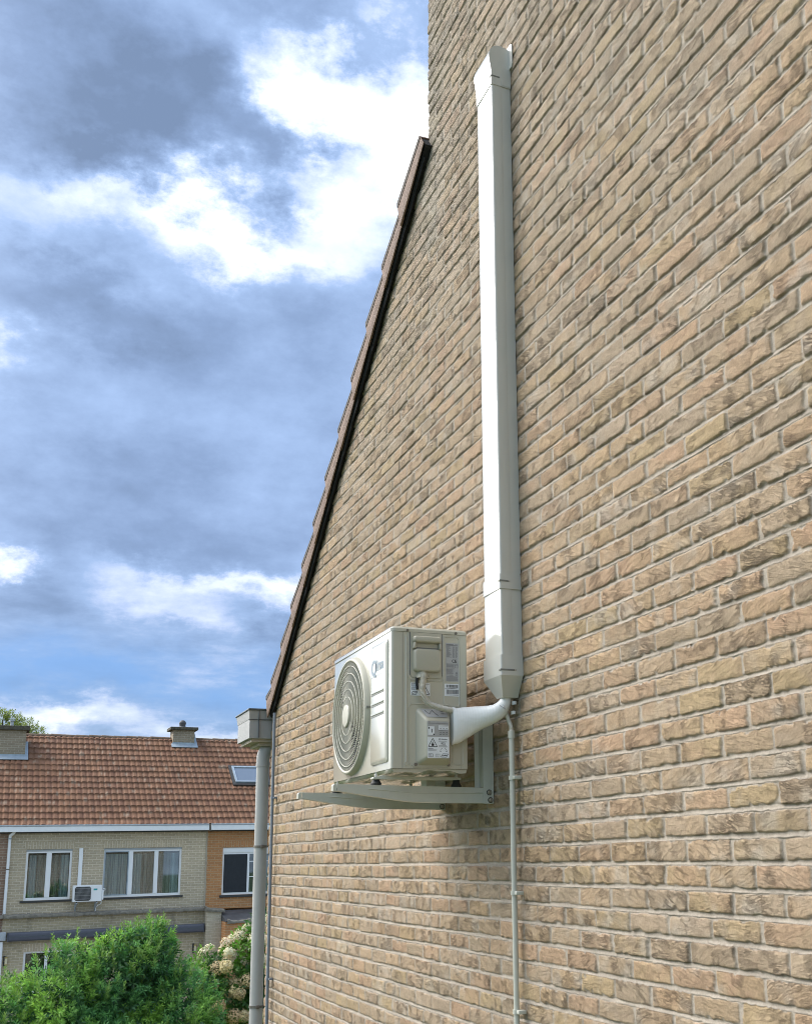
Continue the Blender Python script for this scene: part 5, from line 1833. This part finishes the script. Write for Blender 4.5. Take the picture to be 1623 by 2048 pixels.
def leaves(rg, base, axis, per, length, width, spread, tint, tint_tip, droop=0.0, jit=0.25, bright=(0.75, 1.3)):
    """shoots: every shoot is a stem tip with `per` narrow leaves standing round it"""
    n = len(base)
    a = unit(axis)
    ref = np.where(np.abs(a[:, 2:3]) < 0.9, np.array([[0, 0, 1.0]]), np.array([[1.0, 0, 0]]))
    u = unit(np.cross(a, ref)); w = np.cross(a, u)
    k = np.arange(per)[None, :]
    th = k * 2.399 + rg.random((n, 1)) * 6.28
    tpos = (k + 0.5) / per
    L = length * (0.75 + 0.5 * rg.random((n, per))) * (0.75 + 0.5 * np.sin(tpos * 3.0))
    sp = spread * (1.25 - 0.75 * tpos) + (rg.random((n, per)) - 0.5) * jit
    rad = u[:, None, :] * np.cos(th)[..., None] + w[:, None, :] * np.sin(th)[..., None]
    d = unit(a[:, None, :] * np.cos(sp)[..., None] + rad * np.sin(sp)[..., None])
    root = base[:, None, :] + a[:, None, :] * (tpos * length * 1.3)[..., None]
    tip = root + d * L[..., None]
    tip[..., 2] -= droop * L
    mid = (root + tip) / 2
    mid[..., 2] += 0.10 * L
    nrm = unit(np.cross(d, rad + 1e-3))
    nrm = unit(nrm + (rg.random(nrm.shape) - 0.5) * 0.9)
    side = nrm * (width * 0.5 * (0.8 + 0.4 * rg.random((n, per))))[..., None]
    V = np.stack([root, mid + side, tip, mid - side], axis=2).reshape(-1, 3)
    m_ = n * per
    F_ = np.arange(m_ * 4).reshape(-1, 4)
    t3 = np.asarray(tint, dtype=np.float32); t4 = np.asarray(tint_tip, dtype=np.float32)
    f = (tpos * 0.8 + rg.random((n, per)) * 0.35)[..., None]
    f = np.clip(f, 0, 1)
    if t3.ndim == 1: t3 = np.tile(t3, (n, 1)); t4 = np.tile(t4, (n, 1))
    c = t3[:, None, :] * (1 - f) + t4[:, None, :] * f
    c = c * (bright[0] + (bright[1] - bright[0]) * rg.random((n, per)))[..., None]
    C = np.ones((m_, 4), dtype=np.float32); C[:, :3] = c.reshape(-1, 3)
    C = np.repeat(C, 4, axis=0)
    return V, F_, C


def crown_points(rg, lobes, n, shell=0.75, front=True):
    """points and outward directions through a union of ellipsoids, mostly near its surface"""
    P, A = [], []
    tot = sum(l[3] * l[5] for l in lobes)
    for (cx_, cy_, cz_, rx, ry, rz) in lobes:
        k = int(n * (rx * rz) / tot)
        v = unit(rg.normal(size=(k, 3)))
        if front:
            v[:, 1] = np.where(rg.random(k) < 0.75, -np.abs(v[:, 1]), v[:, 1])
        r = 1 - (1 - shell) * rg.random(k) ** 1.6
        r *= 0.93 + 0.14 * rg.random(k)
        p = np.array([cx_, cy_, cz_]) + v * np.array([rx, ry, rz]) * r[:, None]
        a = v / np.array([rx, ry, rz])
        P.append(p); A.append(unit(a))
    return np.concatenate(P), np.concatenate(A)


def tree_thing(name, loc, label, cat, trunk, limbs, group=None):
    t_ = thing(name, loc, label, cat, group)
    m = MB()
    m.tube(smooth_path(trunk[0], 5), [trunk[1] + (trunk[2] - trunk[1]) * i / (5 * (len(trunk[0]) - 1)) for i in range(5 * (len(trunk[0]) - 1) + 1)], 10)
    for pts_, r0, r1_ in limbs:
        sp = smooth_path(pts_, 4)
        m.tube(sp, [r0 + (r1_ - r0) * i / (len(sp) - 1) for i in range(len(sp))], 7)
    m.build('trunk', M_BARK, t_, True, 60)
    return t_


# big green bush, lower left
rg = np.random.default_rng(21)
lobesA = [(0.02, 15.2, -1.62, 0.42, 0.5, 0.98), (-0.92, 15.1, -1.70, 0.48, 0.6, 0.86), (-0.45, 15.3, -1.75, 0.65, 0.7, 0.88), (0.42, 15.2, -2.15, 0.55, 0.7, 1.02), (-1.55, 15.3, -2.25, 0.65, 0.8, 0.98),
          (-2.35, 15.4, -2.6, 0.8, 0.9, 1.05), (-0.6, 14.9, -2.75, 1.3, 0.9, 1.1), (0.75, 15.2, -2.75, 0.42, 0.7, 0.82), (-0.3, 15.2, -1.30, 0.40, 0.4, 0.50), (0.12, 15.2, -1.2, 0.26, 0.3, 0.52), (-0.9, 15.2, -3.8, 1.6, 1.1, 1.0)]
lobesA = [(l[0] + 0.02, l[1], l[2] - 0.13, l[3], l[4], l[5]) for l in lobesA]
limbs = []
rq = random.Random(5)
for (cx_, cy_, cz_, rx, ry, rz) in lobesA[:10]:
    limbs.append(([(-0.5, 15.3, -4.6), (-0.5 + (cx_ + 0.5) * 0.4, 15.3, -3.6), (cx_ * 0.9, cy_ + 0.1, cz_ - 0.2), (cx_, cy_, cz_ + rz * 0.6)], 0.035, 0.006))
bush = tree_thing('bush', (-0.5, 15.3, GZ), 'large bright green leafy bush with star-like shoots in front of the houses', 'bush',
                  ([(-0.5, 15.3, GZ), (-0.48, 15.3, -4.5), (-0.5, 15.3, -4.0)], 0.09, 0.05), limbs)
P, A = crown_points(rg, lobesA, 15000, 0.62)
clump = fbm(P[:, 0] * 2.6 + 5, P[:, 2] * 2.6 + P[:, 1], 3, 3)
keep = clump > 0.27
P, A, clump = P[keep], A[keep], clump[keep]
A = unit(A * 0.8 + np.array([0, -0.2, 0.75]) + (rg.random(A.shape) - 0.5) * 0.9)
mixf = sstep(0.35, 0.68, clump)[:, None]
t0 = np.array([0.035, 0.115, 0.045]) * (1 - mixf) + np.array([0.090, 0.200, 0.040]) * mixf
t1 = np.array([0.10, 0.240, 0.080]) * (1 - mixf) + np.array([0.250, 0.400, 0.080]) * mixf
V1, F1, C1 = leaves(rg, P, A, 11, 0.064, 0.0175, 1.05, t0 * 1.5, t1 * 1.75, droop=0.10)
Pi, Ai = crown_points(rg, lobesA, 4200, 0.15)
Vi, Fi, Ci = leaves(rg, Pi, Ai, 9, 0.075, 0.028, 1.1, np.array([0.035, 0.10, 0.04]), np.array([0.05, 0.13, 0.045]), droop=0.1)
# long top shoots breaking the outline
P2, A2 = crown_points(rg, lobesA[:6] + lobesA[8:10], 1000, 0.97)
up_ok = A2[:, 2] > 0.15
P2, A2 = P2[up_ok], A2[up_ok]
A2 = unit(A2 * 0.6 + np.array([0, -0.05, 1.0]))
st_all = [(V1, F1, C1), (Vi, Fi, Ci)]
for s in range(3):
    st_all.append(leaves(rg, P2 + A2 * 0.055 * s, A2, 7, 0.058 - 0.006 * s, 0.015, 0.85, np.array([0.09, 0.21, 0.05]), np.array([0.26, 0.40, 0.11]), droop=0.0))
Vs, Fs, Cs = [], [], []
o_ = 0
for v, f, c in st_all:
    Vs.append(v); Fs.append(f + o_); Cs.append(c); o_ += len(v)
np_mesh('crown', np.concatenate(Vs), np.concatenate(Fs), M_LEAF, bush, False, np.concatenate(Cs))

# flowering shrub beside the downpipe
lobesF = [(1.62, 16.6, -1.75, 0.42, 0.5, 0.72), (1.30, 16.5, -1.95, 0.36, 0.45, 0.72), (1.85, 16.7, -1.6, 0.45, 0.5, 0.80), (1.55, 16.6, -2.7, 0.6, 0.7, 0.9), (1.05, 16.5, -1.62, 0.22, 0.3, 0.36), (2.3, 16.8, -2.2, 0.7, 0.7, 1.1), (1.7, 16.7, -3.8, 0.7, 0.7, 1.0)]
limbs = [([(1.6, 16.7, -4.6), (1.6 + (l[0] - 1.6) * 0.5, 16.7, -3.4), (l[0], l[1] + 0.1, l[2])], 0.03, 0.008) for l in lobesF]
fs = tree_thing('flowering_shrub', (1.6, 16.7, GZ), 'glossy green shrub with cream and pink flower clusters beside the pale downpipe', 'shrub',
                ([(1.6, 16.7, GZ), (1.62, 16.7, -4.5), (1.6, 16.7, -4.0)], 0.07, 0.04), limbs)
P, A = crown_points(rg, lobesF, 3000, 0.70)
A = unit(A * 0.9 + np.array([0, -0.3, 0.5]) + (rg.random(A.shape) - 0.5) * 0.8)
cl = sstep(0.4, 0.65, fbm(P[:, 0] * 4, P[:, 2] * 4, 8, 2))[:, None]
t0 = np.array([0.035, 0.090, 0.020]) * (1 - cl) + np.array([0.085, 0.19, 0.02]) * cl
V1, F1, C1 = leaves(rg, P, A, 7, 0.085, 0.036, 1.0, t0, t0 * 1.6, droop=0.15)
np_mesh('crown', V1, F1, M_LEAF2, fs, False, C1)
# flower heads: domed clusters of tiny petals
P, A = crown_points(rg, lobesF[:5], 230, 0.99)
ok = (A[:, 1] < 0.35) & (A[:, 2] > -0.45) & (fbm(P[:, 0] * 3 + 3, P[:, 2] * 3, 12, 2) + 0.22 * (P[:, 2] > -1.7) > 0.50)
P, A = P[ok], unit(A[ok] + np.array([0, -0.25, 0.35]))
per = 330
v = unit(rg.normal(size=(len(P), per, 3)))
v = np.where(np.sum(v * A[:, None, :], axis=-1, keepdims=True) < 0, -v, v)
c0 = P[:, None, :] + A[:, None, :] * 0.05 + v * (0.092 * (0.75 + 0.35 * rg.random((len(P), per)))[..., None]) * (0.8 + 0.5 * rg.random((len(P), 1, 1)))
c0 = c0.reshape(-1, 3)
nv = unit(v.reshape(-1, 3) + (rg.random(c0.shape) - 0.5) * 0.8)
ua = unit(np.cross(nv, np.array([0.3, 0.2, 1.0]))); wa = np.cross(nv, ua)
s_ = 0.0105 * (0.7 + 0.6 * rg.random((len(c0), 1)))
V = np.stack([c0 - ua * s_, c0 - wa * s_, c0 + ua * s_, c0 + wa * s_], axis=1).reshape(-1, 3)
pk = rg.random((len(P), 1, 1))
base_c = np.array([0.84, 0.76, 0.56]) * (1 - pk) + np.array([0.82, 0.60, 0.48]) * pk
base_c = np.where(P[:, None, 2:3] > -1.45, base_c * 1.1, base_c * np.array([0.97, 0.90, 0.72]))
cc = np.repeat(base_c, per, axis=1) * (0.75 + 0.4 * rg.random((len(P), per, 1)))
C = np.ones((len(c0), 4), dtype=np.float32); C[:, :3] = np.clip(cc.reshape(-1, 3), 0, 0.85)
np_mesh('flower_clusters', V, np.arange(len(V)).reshape(-1, 4), M_FLOWER, fs, False, np.repeat(C, 4, axis=0))

# feathery tree behind the ridge
lobesT = [(-1.55, 46, 4.3, 1.35, 1.3, 1.25), (-2.6, 46.2, 4.6, 1.2, 1.3, 1.1), (-0.9, 46, 3.7, 1.15, 1.2, 1.15), (-1.9, 46, 3.0, 1.9, 1.6, 1.5), (-3.4, 46.4, 3.6, 1.4, 1.4, 1.5), (-1.9, 46, 5.05, 0.75, 0.8, 0.70)]
limbs = [([(-1.8, 46, 0.5), (-1.8 + (l[0] + 1.8) * 0.5, 46, (l[2] + 0.5) / 2 + 0.3), (l[0], l[1], l[2] + 0.4)], 0.10, 0.02) for l in lobesT]
ft = tree_thing('feathery_tree', (-1.8, 46, GZ), 'light olive green feathery tree rising behind the roof at the left', 'tree',
                ([(-1.8, 46, GZ), (-1.75, 46, -2.5), (-1.8, 46, 0.8)], 0.24, 0.12), limbs)
P, A = crown_points(rg, lobesT, 9000, 0.50)
kp = fbm(P[:, 0] * 1.8, P[:, 2] * 1.8 + P[:, 1], 14, 3) > 0.40
P, A = P[kp], unit(A[kp] + np.array([0, 0, 0.7]) + (rg.random(A[kp].shape) - 0.5) * 0.8)
V1, F1, C1 = leaves(rg, P, A, 9, 0.10, 0.026, 0.9, np.array([0.12, 0.17, 0.045]), np.array([0.28, 0.32, 0.10]), droop=0.1)
np_mesh('crown', V1, F1, M_LEAF3, ft, False, C1)
